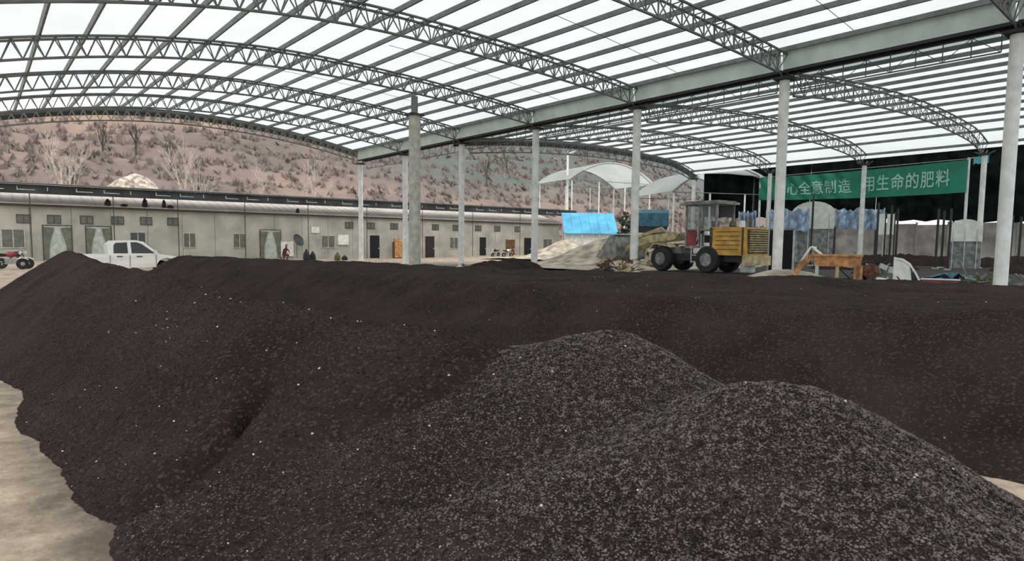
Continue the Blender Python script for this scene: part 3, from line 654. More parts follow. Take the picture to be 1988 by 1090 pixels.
cabo = [(-.78, .98), (-.80, 1.45), (-.62, 1.62), (.30, 1.65), (.62, 1.58), (1.28, 1.0)]
vs, fs = taper(cabo, W2-.03, .98, 1.62, .17); cb = MB().add(vs, fs).build('cab', 'white', pk)
for sy in (-1, 1):
    def yy(z): return sy*(W2-.03-.17*(z-.98)/.64+.012)
    for nm, pl in (('side_window', [(-.58, 1.06), (-.56, 1.42), (-.48, 1.52), (-.04, 1.55), (-.02, 1.06)]), ('side_window', [(.12, 1.06), (.10, 1.55), (.34, 1.56), (.55, 1.47), (1.05, 1.06)])):
        q = MB(); n = len(pl); q.add([(x, yy(z), z) for x, z in pl]+[(x, yy(z)-sy*.02, z) for x, z in pl], [tuple(range(n)), tuple(range(2*n-1, n-1, -1))]+[(i, (i+1) % n, n+(i+1) % n, n+i) for i in range(n)])
        q.build(nm, 'darkglass', pk)
    for x in (-.35, .42): MB().bx(x-.11, x+.11, sy*(W2+.0)-.02, sy*(W2+.0)+.02, .90, .94).build('door_handle', 'tyre', pk)
    for x in (-.72, .04, 1.08): MB().bx(x-.008, x+.008, sy*(W2+.002)-.01, sy*(W2+.002)+.01, .45, .98).build('door_seam', 'darkframe', pk)
    MB().bx(.98, 1.1, sy*(W2+.02), sy*(W2+.2), 1.05, 1.2).build('wing_mirror', 'white', pk)
    MB().bx(2.28, 2.44, sy*.62-.14, sy*.62+.14, .66, .80).build('headlamp', 'palemetal', pk)
    MB().bx(-2.53, -2.49, sy*.72-.08, sy*.72+.08, .62, .92).build('tail_lamp', 'red', pk)
q = MB(); q.add([(1.20, -.72, 1.06), (1.20, .72, 1.06), (.62, .66, 1.58), (.62, -.66, 1.58), (1.23, -.72, 1.07), (1.23, .72, 1.07), (.65, .66, 1.59), (.65, -.66, 1.59)], [(0, 1, 2, 3), (7, 6, 5, 4), (0, 4, 5, 1), (1, 5, 6, 2), (2, 6, 7, 3), (3, 7, 4, 0)]); q.build('windscreen', 'darkglass', pk)
MB().bx(-2.40, -.86, -.70, .70, .975, .985).build('bed_liner', 'darkframe', pk)
b = MB(); b.bx(-2.5, -.82, -W2+.03, -W2+.09, .96, 1.01).bx(-2.5, -.82, W2-.09, W2-.03, .96, 1.01); b.build('bed_rail', 'white', pk)
for sy in (-1, 1): MB().bx(2.4, 2.52, -.8, .8, .38, .52) if sy < 0 else None
MB().bx(2.38, 2.52, -.82, .82, .38, .55).build('front_bumper', 'darkframe', pk); MB().bx(-2.6, -2.48, -.8, .8, .40, .54).build('rear_bumper', 'rim', pk)
for x in (-1.55, 1.52):
    for sy in (-1, 1): wheel(x, sy*(W2-.12), .35, .35, .22, pk, 1)

# wheel loader, front towards +y
ld = thing('wheel_loader', 'dusty wheel loader with yellow engine hood, grey cab and bucket raised at left', 'loader', (28.85, 16.2, 0), R(-1)); ld.scale = (.93, .93, .95)
q = MB(); q.prism([(.25, .95), (.33, 2.38), (2.45, 2.42), (2.45, .95)], 0, -1.0, 1.0); hood = q.build('engine_hood', 'yellow', ld)
b = MB()
for z in np.linspace(1.25, 2.15, 5): b.bx(-1.03, -1.0, .7, 2.1, z, z+.025)
b.bx(-1.03, -1.0, .45, .55, .98, 2.36).bx(-1.03, -1.0, 2.3, 2.44, .98, 2.38); b.build('hood_seam', 'grille', hood)
b = MB(); b.bx(-.88, .88, .18, .31, 1.05, 2.28); gr = b.build('radiator_grille', 'grille', ld)
b = MB()
for z in np.linspace(1.15, 2.18, 10): b.bx(-.86, .86, .15, .18, z, z+.045)
b.build('grille_slats', 'tan', gr)
MB().bx(-1.0, 1.0, .05, .5, .45, .95).build('counterweight', 'tan', ld)
MB().bx(-.7, .7, .3, 5.0, .6, 1.0).build('chassis', 'darksteel', ld)
MB().bx(-.55, .55, 4.6, 6.6, .65, 1.35).build('front_frame', 'greydust', ld)
MB().tube((.5, 1.0, 2.2), (.5, 1.0, 2.9), .07, 10).build('exhaust_pipe', 'rust', ld)
MB().lathe([(.16, 0), (.16, .3), (.08, .34)], (-.45, .9, 2.38), 2, 12).build('air_filter', 'whiteplastic', ld)
MB().lathe([(.14, 0), (.2, .1), (.15, .3), (.05, .4)], (.1, 1.8, 2.4), 2, 12).build('water_jug', 'olive', ld)
b = MB()
cy0, cy1, cx_ = 2.2, 4.15, .78; zt = 3.62
for x in (-cx_, cx_):
    for y in (cy0, (cy0+cy1)/2+.1, cy1): b.bx(x-.05, x+.05, y-.05, y+.05, 1.3, zt)
    b.bx(x-.05, x+.05, cy0, cy1, 1.3, 1.42).bx(x-.05, x+.05, cy0, cy1, 2.25, 2.32)
for y in (cy0, cy1): b.bx(-cx_, cx_, y-.05, y+.05, 1.3, 1.42)
b.build('cab_frame', 'greydust', ld)
b = MB(); b.bx(-.95, .95, 1.95, 4.5, zt, zt+.13).bx(-.85, .85, 2.1, 4.35, zt+.13, zt+.2); b.build('cab_roof', 'greydust', ld)
for x in (-cx_, cx_):
    MB().bx(x-.012, x+.012, cy0+.05, 3.4, 2.32, zt).build('cab_window', 'cabglass', ld); MB().bx(x-.012, x+.012, 3.5, cy1-.05, 2.32, zt).build('cab_window', 'cabglass', ld)
MB().bx(-cx_, -cx_+.05, 3.5, cy1, 1.42, 2.25).build('cab_door', 'red', ld)
MB().bx(-.72, .72, cy1-.01, cy1+.01, 1.6, zt).build('windscreen', 'cabglass', ld)
b = MB(); b.bx(-.28, .28, 2.9, 3.3, 1.6, 2.0).bx(-.26, .26, 2.75, 2.9, 1.9, 2.75); b.build('seat', 'cloth_dark', ld)
b = MB(); b.tube((0, 4.0, 1.5), (0, 3.7, 2.3), .04, 6).lathe([(.2, -.02), (.22, 0), (.2, .02)], (0, 3.7, 2.3), 1, 14); b.build('steering_column', 'darksteel', ld)
MB().bx(-1.05, -.8, 2.9, 3.6, .55, .6).bx(-1.05, -.8, 2.9, 3.6, .9, .95).bx(-1.07, -1.03, 2.9, 2.95, .5, 1.4).bx(-1.07, -1.03, 3.55, 3.6, .5, 1.4).build('steps', 'palemetal', ld)
MB().bx(-.5, -.05, .3, .9, .1, .6).build('fuel_tank', 'palemetal', ld)
for sx in (-1, 1):
    wheel(sx*.95, 1.95+.6, .70, .70, .5, ld, 0, 'greydust'); wheel(sx*.95, 5.6, .70, .70, .5, ld, 0, 'greydust')
    b = MB(); b.prism([(4.85, 1.35), (5.1, 1.55), (6.1, 1.55), (6.35, 1.3), (6.3, 1.25), (6.08, 1.48), (5.12, 1.48), (4.9, 1.3)], 0, sx*.95-.28, sx*.95+.28); b.build('fender', 'tan', ld)
    b = MB(); b.prism([(4.9, 1.9), (5.1, 2.2), (7.0, 2.0), (8.9, 1.30), (8.9, 1.0), (7.0, 1.55), (5.1, 1.75)], 0, sx*.55-.08, sx*.55+.08); b.build('lift_arm', 'tan', ld)
    MB().tube((sx*.45, 5.0, 1.1), (sx*.5, 7.0, 1.65), .08, 10).build('lift_cylinder', 'rim', ld)
    MB().tube((sx*.7, 4.5, 1.9), (sx*.75, 4.62, 2.75), .035, 8).build('lamp_bracket', 'greydust', ld)
    MB().lathe([(.03, 0), (.1, .05), (.1, .12)], (sx*.75, 4.6, 2.8), 1, 12).build('work_lamp', 'palemetal', ld)
b = MB(); b.prism([(6.2, 2.2), (6.5, 2.5), (7.0, 2.35), (8.6, 1.9), (8.65, 1.75), (7.0, 2.15)], 0, -.12, .12); b.build('tilt_lever', 'tan', ld)
MB().tube((0, 5.2, 2.0), (0, 6.6, 2.35), .09, 10).build('tilt_cylinder', 'rim', ld)
bkp = [(8.8, .75), (8.7, 1.35), (8.95, 1.95), (9.35, 2.05), (9.4, 1.98), (9.05, 1.85), (8.85, 1.35), (8.95, .85), (9.3, .55), (10.5, .75), (10.55, .68), (9.3, .45)]
b = MB(); b.prism(bkp, 0, -1.35, 1.35); bk = b.build('bucket', 'greydust', ld)
for sx in (-1, 1): MB().prism([(8.85, .6), (8.8, 1.7), (9.3, 2.0), (10.5, .72), (9.3, .5)], 0, sx*1.37-.02, sx*1.37+.02).build('bucket_side', 'greydust', bk)
# grey cloth-like sheet thrown over the raised arms
b = MB(); b.bx(-1.25, 1.25, 8.9, 9.7, 2.03, 2.1); b.build('bucket_lip', 'palemetal', bk)

# motorcycle
def motorcycle(x, y, z, rz, label, paint='red'):
    t = thing('motorcycle', label, 'motorcycle', (x, y, z), rz, 'motorcycles in front of the offices')
    for cx in (-.62, .62):
        w_ = MB().lathe([(.20, -.04), (.27, -.05), (.30, 0), (.27, .05), (.20, .04)], (cx, 0, .3), 1, 20).build('wheel', 'tyre', t)
        MB().lathe([(.03, -.06), (.19, -.02), (.19, .02), (.03, .06)], (cx, 0, .3), 1, 14).build('rim', 'rim', w_)
    MB().path([(-.62, .08, .3), (-.1, .08, .42), (.35, .03, .85), (.62, .06, .3)], .025).path([(-.55, 0, .72), (.3, 0, .75)], .03).build('frame', 'darksteel', t)
    MB().lathe([(.08, -.25), (.15, -.1), (.15, .1), (.06, .27)], (.12, 0, .82), 0, 12).build('fuel_tank', paint, t)
    MB().prism([(-.7, .76), (-.68, .86), (-.1, .82), (-.1, .74)], 1, -.12, .12).build('seat', 'tyre', t)
    MB().bx(-.15, .2, -.12, .12, .3, .6).build('engine', 'rim', t)
    MB().path([(.38, -.33, 1.05), (.42, -.1, .98), (.42, .1, .98), (.38, .33, 1.05)], .015).build('handlebar', 'rim', t)
    MB().lathe([(.04, -.06), (.1, .0), (.1, .06)], (.52, 0, .88), 0, 12).build('headlamp', 'palemetal', t)
    MB().prism([(.35, .58), (.5, .66), (.85, .6), (.9, .5), (.62, .63), (.42, .56)], 1, -.07, .07).build('mudguard', 'whiteplastic', t)
    return t
def onfloor(px, py, z): d = _F+_R*((px-994)/F_PX)+_U*((CY-py)/F_PX); return EYE+d*((z-EYE.z)/d.z)
p = at(16, 500, 44); motorcycle(p.x, 44, -.28, R(12), 'motorcycle parked at the far left edge in front of the offices', 'red')
p = at(985, 500, 57); motorcycle(p.x, 57, -.2, R(8), 'motorcycle with pale mudguards parked by the reddish office entrance', 'whiteplastic')
p = at(962, 500, 58.4); motorcycle(p.x, 58.4, -.2, R(-160), 'dark motorcycle partly behind the pale-mudguard one', 'cloth_dark')
p = at(28, 500, 45.2); motorcycle(p.x, 45.2, -.28, R(-20), 'second motorcycle behind the one at the far left edge', 'cloth_dark')

# satellite dish
p = at(577, 465, 60.6); t = thing('satellite_dish', 'dark round satellite dish on a stand in front of the offices', 'satellite dish', (p.x, 60.6, -.28), R(205))
b = MB(); vs = []; n = 18
prof = [(.02, 0), (.3, .04), (.5, .12), (.62, .2), (.6, .22), (.48, .14), (.28, .06), (.02, .03)]
MB().lathe(prof, (0, 0, 0), 1, 18).build('reflector', 'fascia', t); d_ = children(t)[0]; d_.location = (0, 0, 1.75); d_.rotation_euler = (R(25), 0, 0)
MB().tube((0, -.06, 0), (0, -.06, 1.7), .04, 8).build('mast', 'galv', t); MB().path([(0, .05, 1.35), (0, .75, 1.95), (0, .6, 2.0)], .02).build('feed_arm', 'galv', t)
MB().box((0, -.06, .03), (.5, .5, .06)).build('foot', 'concrete', t)

# crouching worker by the white panel
def person(px, py_Y, z, label):
    p = at(px, 490, py_Y); t = thing('person', label, 'person', (p.x, py_Y, z), R(200))
    J = {'pel': (0, 0, .48), 'sp': (.02, .10, .72), 'ch': (0, .22, .95), 'nk': (0, .30, 1.12), 'hd': (0, .36, 1.24), 'hd2': (0, .38, 1.34)}
    V = [J['pel'], J['sp'], J['ch'], J['nk'], J['hd'], J['hd2']]; E_ = [(0, 1), (1, 2), (2, 3), (3, 4), (4, 5)]; Rd = [.15, .15, .16, .06, .095, .07]
    for s in (-1, 1):
        n = len(V); V += [(s*.19, .24, 1.0), (s*.25, .40, .80), (s*.14, .56, .68), (s*.12, .62, .64)]; E_ += [(2, n), (n, n+1), (n+1, n+2), (n+2, n+3)]; Rd += [.07, .05, .038, .03]
        n = len(V); V += [(s*.11, .02, .46), (s*.2, .42, .52), (s*.17, .16, .12), (s*.17, .34, .04)]; E_ += [(0, n), (n, n+1), (n+1, n+2), (n+2, n+3)]; Rd += [.11, .075, .05, .04]
    me = bpy.data.meshes.new('body'); me.from_pydata(V, E_, []); o = bpy.data.objects.new('body', me); COL.objects.link(o); o.parent = t
    sk = o.modifiers.new('s', 'SKIN'); 
    for i, r_ in enumerate(Rd): me.skin_vertices[0].data[i].radius = (r_, r_)
    me.skin_vertices[0].data[0].use_root = True
    o.modifiers.new('u', 'SUBSURF').levels = 1; o.modifiers['u'].render_levels = 1
    me.materials.append(M['cloth_red'])
    MB().lathe([(.02, -.10), (.07, -.085), (.095, -.02), (.09, .05), (.06, .1), (.01, .12)], (0, .38, 1.28), 2, 12).build('head', 'skin', t, smooth=True)
    MB().lathe([(.1, -.02), (.105, .03), (.08, .1), (.02, .135)], (0, .36, 1.30), 2, 12).build('hair', 'cloth_dark', t, smooth=True)
    for s in (-1, 1):
        b = MB(); b.box((s*.12, .66, .62), (.07, .08, .035))
        for k in range(4): b.tube((s*.12-.027+k*.018, .69, .62), (s*.12-.027+k*.018, .76-.008*abs(k-1.5), .595), .008, 5)
        b.tube((s*.12-s*.03, .65, .62), (s*.12-s*.055, .70, .60), .009, 5); b.build('hand', 'skin', t)
        MB().box((s*.17, .30, .03), (.09, .26, .06)).build('shoe', 'cloth_dark', t)
    return t
person(551, 57, -.28, 'person in a dark reddish jacket crouching in front of the offices')
for i, (px, Y_, h_) in enumerate(((595, 56, 1.0), (607, 56.5, .8), (655, 55.5, .7), (669, 56, .45))):
    p = at(px, 495, Y_); t = thing('rubbish_bag', ['dark upright bag left of the two standing together before the offices', 'dark bag right of the two standing together before the offices', 'dark olive bag below the pale notice board', 'small black bag right of the olive one'][i], 'bag', (p.x, Y_, -.28), group='dark bags in front of the offices')
    MB().lathe([(.22, 0), (.3, .2*h_), (.26, .6*h_), (.08, .92*h_), (.12, h_)], (0, 0, 0), 2, 9).build('sack', 'cloth_dark' if i != 2 else 'olive', t); MB().lathe([(.1, 0), (.1, .04)], (0, 0, .9*h_), 2, 8).build('knot', 'trim', t)
# orange-brown cupboard by the wall
p = at(771, 480, 60.8); t = thing('cupboard', 'rusty orange cupboard standing at the office wall left of the concrete pole', 'cupboard', (p.x, 60.8, -.28))
MB().bx(-.45, .45, -.25, .25, 0, 1.75).build('carcass', 'rust', t); MB().bx(-.42, -.01, -.28, -.25, .1, 1.7).build('door', 'orange', t); MB().bx(.01, .42, -.28, -.25, .1, 1.7).build('door', 'orange', t); MB().bx(-.3, .25, -.2, .2, 1.75, 2.1).build('box', 'orange', t)

# ------------------------------------------------------------------ structures beyond the end of the offices
def shed(name, label, x, y, L, D, hgt, rise, mroof, rz=0, posts=2, z0=0, cat='shed', mpost='post', sheetm=None):
    t = thing(name, label, cat, (x, y, z0), rz)
    for sx in np.linspace(-1, 1, posts):
        for sy in (-1, 1): MB().tube((sx*L/2*.96, sy*D/2*.96, 0), (sx*L/2*.96, sy*D/2*.96, hgt), .09, 8).build('post', mpost, t)
    n = 12; b = MB(); vs = []
    for i in range(n+1):
        u = -1+2*i/n; z = hgt+rise*(1-u*u); vs += [(u*L/2*1.04, -D/2*1.05, z), (u*L/2*1.04, D/2*1.05, z), (u*L/2*1.04, D/2*1.05, z+.05), (u*L/2*1.04, -D/2*1.05, z+.05)]
    b.add(vs, [(j*4+i, j*4+(i+1) % 4, (j+1)*4+(i+1) % 4, (j+1)*4+i) for j in range(n) for i in range(4)]+[(0, 1, 2, 3), (4*n, 4*n+1, 4*n+2, 4*n+3)]); b.build('roof_sheet', mroof, t, smooth=False)
    for sy in (-1, 1):
        b = MB()
        for i in range(n):
            u0, u1 = -1+2*i/n, -1+2*(i+1)/n; b.tube((u0*L/2, sy*D/2, hgt+rise*(1-u0*u0)-.08), (u1*L/2, sy*D/2, hgt+rise*(1-u1*u1)-.08), .05, 5)
        b.tube((-L/2, sy*D/2, hgt-.05), (L/2, sy*D/2, hgt-.05), .04, 5); b.build('roof_arch', 'galv', t)
    return t
def polar(px, depth, Y=None):     # ground position that lies in a given direction and depth, and the heading that faces the camera
    d = _F+_R*((px-994)/F_PX); d = Vector((d.x, d.y, 0)); d = d*depth/1.0; return d.x, d.y, -math.atan2(d.x, d.y)
x, y, a = polar(1150, 95)
shed('open_shelter', 'white arched open shelter on thin posts beyond the end of the offices', x, y, 14, 9, 10.2, 2.6, 'roof', a*.25, 4)
x, y, a = polar(1362, 70)
shed('open_shelter', 'white arched open shelter on thin posts behind the wheel loader cab', x, y, 12.5, 9, 6.7, 2.7, 'roof', a*.45, 4)
x, y, a = polar(1098, 90); t = thing('light_pole', 'tall white pole rising above the far white shelter', 'pole', (x, y, 0)); MB().tube((0, 0, 0), (0, 0, 14.2), .26, 10, .14).build('shaft', 'post', t); MB().tube((0, 0, 13.9), (1.2, -.3, 14.3), .08, 6).build('arm', 'post', t)
# blue shed
x, y, a = polar(1138, 84); t = thing('blue_shed', 'shed with a bright blue sloping roof beyond the end of the offices', 'shed', (x, y, -.2), a*.8)
for i in range(6):
    u0 = -3.4+i*1.14; MB().prism([(-3, 2.9), (.2, 5.6), (.2, 5.68), (-3.05, 2.97)], 0, u0, u0+1.11).build('roof_panel', 'blueroof', t)
MB().bx(-3.2, 3.2, -2.4, .2, 0, 3.0).build('wall', 'whiteplastic', t); MB().bx(-3.3, 3.3, .2, .3, 0, 5.6).build('back_wall', 'whiteplastic', t)
for u in (-3.3, -1.1, 1.1, 3.3): MB().tube((u, -2.9, 0), (u, -2.9, 2.9), .07, 6).build('post', 'palemetal', t)
x, y, a = polar(1157, 92); t = thing('hoarding', 'small pink and green hoarding above the bright blue roof', 'sign', (x, y, 0), a)
MB().bx(-2.2, 1.2, -.05, .05, 5.5, 6.0).build('pink_strip', mat('pink_print', (.62, .25, .28), .6), t); MB().bx(-1.4, .3, -.06, .04, 6.0, 6.35).build('green_strip', 'tealtarp', t)
for u in (-2, 1): MB().tube((u, 0, 0), (u, 0, 5.5), .06, 6).build('post', 'post', t)
# covered lorry load behind the sand
x, y, a = polar(1266, 60); t = thing('covered_truck', 'truck body under a dark teal tarpaulin beyond the sand heap', 'truck', (x, y, 0), a)
MB().prism([(-1.0, 3.1), (-1.05, 4.3), (-.5, 4.65), (.6, 4.6), (1.0, 4.3), (1.0, 3.1)], 0, -1.5, 1.3).build('tarpaulin', 'tealtarp', t)
MB().bx(-1.4, 1.2, -.9, .9, 1.2, 3.1).build('cargo_bed', 'darksteel', t); MB().bx(-2.9, -1.6, -.9, .9, .9, 2.9).build('cab', 'greydust', t)
for u in (-2.2, .4):
    for s in (-1, 1): wheel(u, s*.85, .5, .5, .3, t, 1)
x, y, a = polar(1214, 56); t = thing('dark_bush', 'dark evergreen bush left of the third gutter post', 'bush', (x, y, 0)); 
V = MB()
for i in range(260):
    r_ = random.random()**.5; th = random.random()*6.28; z = random.uniform(1.2, 4.2); c = Vector((r_*math.cos(th)*.9, r_*math.sin(th)*.9, z)); u = Vector((random.uniform(-1, 1), random.uniform(-1, 1), random.uniform(-1, 1))).normalized()*.22; v = u.orthogonal()
    V.add([c-u, c+v*.6, c+u, c-v*.6], [(0, 1, 2, 3)])
V.build('foliage', mat('dark_foliage', (.04, .06, .035), .9, var=.3), t); MB().tube((0, 0, 0), (0, 0, 2.4), .08, 6).build('trunk', 'darkbark', t)

# black netting screen on the right with the yard wall behind
XN = 62.0
nt_ = thing('net_screen', 'tall black shade netting closing the right side of the shed', 'netting', (XN, 5, 0))
ys_ = [0, 6, 12, 18, 24, 30, 36, 42]
for i, (ya, yb) in enumerate(zip(ys_, ys_[1:])):
    b = MB(); n = 12; vs = []
    for j in range(n+1):
        u = j/n; y = ya+(yb-ya)*u; zb = 3.35+.04*(y-12)*(y > 12)+.16*math.sin(u*math.pi*3)**2-.1*math.sin(math.pi*u); xo = .25*math.sin(u*9+i)
        for z, k in ((zb, 1), (6.5, .6), (10.2, 0)): vs.append((XN+xo*k, y, z))
    for j in range(n):
        for k in (0, 1): b.f.append((j*3+k, j*3+k+1, (j+1)*3+k+1, (j+1)*3+k))
    b.v = vs; b.build('net_panel', 'net', nt_, world=True)
for y in ys_: MB().tube((XN+.15, y, 0), (XN+.15, y, 10.2), .09, 6).build('post', 'darksteel', nt_, world=True)
yw = thing('yard_wall', 'grey stained yard wall seen below the black netting', 'wall', (66, 20, 0))
for i in range(22):
    ya = -8+i*2.5; MB().bx(66, 66.15, ya+.02, ya+2.48, -.05, 3.55+.12*math.sin(i*2.1)).build('wall_panel', 'yardwall', yw, world=True)
    MB().bx(65.93, 66.02, ya-.07, ya+.07, 0, 3.7).build('wall_post', 'concrete', yw, world=True)
def tunnel(px, depth, wd, hgt, label, m='whiteplastic', base='greydust'):
    x, y, a = polar(px, depth); t = thing('storage_tank', label, 'tank', (x, y, 0), a)
    n = 12; ol = [(wd/2*math.cos(math.pi*i/n), hgt-wd*.34+wd*.34*math.sin(math.pi*i/n)) for i in range(n+1)]
    MB().prism([(wd/2, hgt*.55)]+ol+[(-wd/2, hgt*.55)], 1, -1, 1).build('domed_top', m, t); MB().bx(-wd/2*.96, wd/2*.96, -.95, .95, 0, hgt*.55).build('body', base, t)
    for s in (-.7, 0, .7): MB().bx(s*wd/2-.03, s*wd/2+.03, -1.03, -.95, 0, hgt*.8).build('rib', 'palemetal', t)
    return t
tunnel(1572, 57, 3.6, 5.3, 'white dome-topped tank seen under the left half of the banner')
tunnel(1866, 44, 1.9, 3.3, 'small pale dome-topped tank near the right end of the banner')
def tarp(px, depth, wd, z0, z1, m, label, seed):
    x, y, a = polar(px, depth); t = thing('tarpaulin', label, 'tarpaulin', (x, y, 0), a, group='light blue tarpaulins below the banner'); rnd = random.Random(seed)
    n = 16; b = MB(); vs = []
    for i in range(n+1):
        u = -wd/2+wd*i/n
        for k in range(4): vs.append((u, .25*math.sin(i*1.7+k)+.1*k, z0+(z1-z0)*k/3+(rnd.uniform(-.22, .12) if k in (0, 3) else 0)))
    b.add(vs, [(i*4+k, i*4+k+1, (i+1)*4+k+1, (i+1)*4+k) for i in range(n) for k in range(3)]); b.build('sheet', m, t)
    for u in (-wd/2, 0, wd/2): MB().tube((u, .1, 0), (u, .1, z1), .04, 5).build('pole', 'palemetal', t)
tarp(1660, 52, 3.5, 2.9, 4.5, 'lightblue', 'light blue tarpaulin hung under the middle of the banner', 1)
tarp(1522, 56, 3.4, 2.8, 4.6, 'lightblue', 'light blue tarpaulin hung behind the second gutter post', 2)
tarp(1445, 60, 1.5, 2.8, 4.6, 'lightblue', 'narrow blue tarpaulin hung just right of the loader cab', 3)
x, y, a = polar(1713, 50); t = thing('sky_gap_panel', 'two white panels standing in for bright sky gaps right of the blue tarpaulins', 'sheet', (x, y, 0), a)
for u in (-.33, .30): MB().bx(u-.27, u+.22, -.02, .02, 2.35, 3.95).build('sheet', 'whiteplastic', t); MB().tube((u+.27, 0, 0), (u+.27, 0, 4.1), .05, 6).build('post', 'darksteel', t)  # white panels added in place of bright sky gaps
for i, (px, dp, zt, zb) in enumerate(((1570, 46, 5.1, 0), (1614, 46, 2.8, 0), (1696, 44, 4.4, 0), (1722, 44, 4.2, 0), (1734, 47, 4.2, 0), (1812, 42, 3.9, 0), (1823, 44, 3.9, 0), (1836, 40, 3.8, 0), (1955, 40, 3.4, 0), (1972, 41, 3.4, 0))):
    x, y, a = polar(px, dp); t = thing('dark_pole', 'thin dark pole below the netting, %s from the left' % NTH[i], 'pole', (x, y, 0), group='thin dark poles below the netting')
    MB().tube((0, 0, 0), (.05, 0, zt), .07, 6).build('shaft', 'darksteel', t); MB().box((0, 0, .04), (.3, .3, .08)).build('foot', 'concrete', t)

# banner
XBN = 54.35; YA, YB = 31.0, 15.1
bn = thing('banner', 'long green banner with pale Chinese lettering hung along the right eave', 'banner', (XBN, YA, 0))
def bfold(u, v):    # u 0 left..1 right, v 0 bottom..1 top -> offset towards the yard, with slanting folds on the left half
    f = max(0, min(1, (.52-u)/.1)); s = u*15.7+v*1.5
    return -(.20*math.sin(s*4.6)*f*v**.5*(.35+.65*(1-v*.4))+.05*math.sin(s*1.3)+.03*math.sin(u*60)*(1-f)*.5)
def bpt(u, v):
    y = YA+(YB-YA)*u; zb = 5.52-.18*u-.12*math.sin(math.pi*u); zt = 7.50+.14*u-.10*math.sin(math.pi*u)
    y2 = y-(.35*math.sin(math.pi*v)*0); return Vector((XBN+bfold(u, v), y2, zb+(zt-zb)*v))
b = MB(); nu, nv = 220, 14
b.v = [tuple(bpt(i/nu, j/nv)) for i in range(nu+1) for j in range(nv+1)]; m_ = nv+1
b.f = [(i*m_+j, i*m_+j+1, (i+1)*m_+j+1, (i+1)*m_+j) for i in range(nu) for j in range(nv)]
b.build('cloth', 'banner', bn, world=True, smooth=True)
def letters(txt, u0, u1, v0, v1, skew, name):
    cu = bpy.data.curves.new('lettering', 'FONT'); cu.body = txt; cu.resolution_u = 2; cu.space_character = 1.12; cu.offset = .012
    o = bpy.data.objects.new('lettering', cu); COL.objects.link(o); dg = bpy.context.evaluated_depsgraph_get(); dg.update()
    me = bpy.data.meshes.new_from_object(o.evaluated_get(dg)); bpy.data.objects.remove(o)
    import bmesh as _bm
    bb = _bm.new(); bb.from_mesh(me); _bm.ops.triangulate(bb, faces=bb.faces); _bm.ops.subdivide_edges(bb, edges=[e for e in bb.edges if e.calc_length() > .12], cuts=2); _bm.ops.triangulate(bb, faces=bb.faces)
    x0 = min(v.co.x for v in bb.verts); x1 = max(v.co.x for v in bb.verts); y0 = min(v.co.y for v in bb.verts); y1 = max(v.co.y for v in bb.verts)
    for v in bb.verts:
        p = (v.co.x-x0)/(x1-x0); q = (v.co.y-y0)/(y1-y0); vv = v0+(v1-v0)*q; uu = u0+(u1-u0)*p-skew*q
        w_ = bpt(min(1, max(0, uu)), vv); w_.x -= .045; v.co = w_-bn.location
    m2 = bpy.data.meshes.new(name); bb.to_mesh(m2); bb.free(); m2.materials.append(M['bannertext']); o2 = bpy.data.objects.new(name, m2); COL.objects.link(o2); o2.parent = bn
    o2['label'] = 'pale lettering printed on the banner'
letters('全心全意制造', .10, .505, .20, .74, .012, 'lettering')
letters('用生命的肥料', .56, .935, .22, .78, 0, 'lettering')
bar('rope', (XBN, YA+.3, 7.55), (XBN, YB-.3, 7.72), .02, 'palemetal', bn)
for y in (YA, YB): bar('banner_post', (XBN+.12, y, 0), (XBN+.12, y, 7.8), .10, 'post', bn)
t = thing('blue_cloth', 'scrap of cyan cloth tied beside the upper right corner of the banner', 'cloth', (XBN-.1, 14.3, 7.3))
b = MB(); b.v = [(.05*math.sin(i*2), -.45+.9*i/6, .5*j+.08*math.sin(i*3+j)) for i in range(7) for j in range(2)]; b.f = [(i*2, i*2+1, i*2+3, i*2+2) for i in range(6)]; b.build('cloth', 'cyan', t); bar('tie', (XBN-.1, 14.75, 7.8), (XBN, 15.1, 7.7), .015, 'palemetal', t)

# ------------------------------------------------------------------ yard machinery and scrap on the right
x, y, a = polar(1603, 25); t = thing('orange_implement', 'dusty orange steel implement on legs in front of the right yard', 'machine', (x, y, 0), a)
b = MB(); b.bx(-.45, 1.15, -.5, .5, .62, 1.0).bx(-.5, 1.2, -.55, .55, 1.0, 1.07); b.build('hopper', 'orange', t)
MB().prism([(-.45, .95), (-.5, 1.15), (-1.0, .75), (-1.25, .25), (-1.1, .2), (-.8, .62)], 1, -.4, .4).build('chute', 'orange', t)
for u in (-.35, .35, 1.05):
    for s in (-.45, .45): MB().bx(u-.06, u+.06, s-.05, s+.05, 0, .64).build('leg', 'tan' if u > 0 else 'palemetal', t)
MB().bx(.9, 1.2, -.5, .5, .15, .62).build('side_box', 'orange', t); MB().lathe([(.05, -.3), (.28, -.28), (.28, .28), (.05, .3)], (1.5, 0, .45), 1, 14).build('drum', 'rust', t)
MB().path([(-1.2, 0, .3), (-.6, 0, 1.35), (-.4, 0, 1.3)], .045).path([(-.5, 0, 1.3), (-.15, .1, 1.0)], .05).build('lever', 'whiteplastic', t)
b = MB(); b.bx(-1.3, 1.3, -.5, -.42, .05, .14).bx(-1.3, 1.3, .42, .5, .05, .14); b.build('skid', 'rust', t)
x, y, a = polar(1755, 23); t = thing('white_guard', 'white quarter-round sheet guard standing upright in the right yard', 'panel', (x, y, 0), a)
n = 10; ol = [(-.38, .08), (-.38, 1.02)]+[(-.38+1.0*math.sin(math.pi/2*i/n)*1.0, .1+.92*math.cos(math.pi/2*i/n)) for i in range(1, n+1)]
MB().prism([(-.38, .05), (-.38, 1.02), (-.2, .98), (.0, .88), (.12, .74), (.16, .5), (.22, .05)], 1, -.02, .02).build('sheet', 'whiteplastic', t)
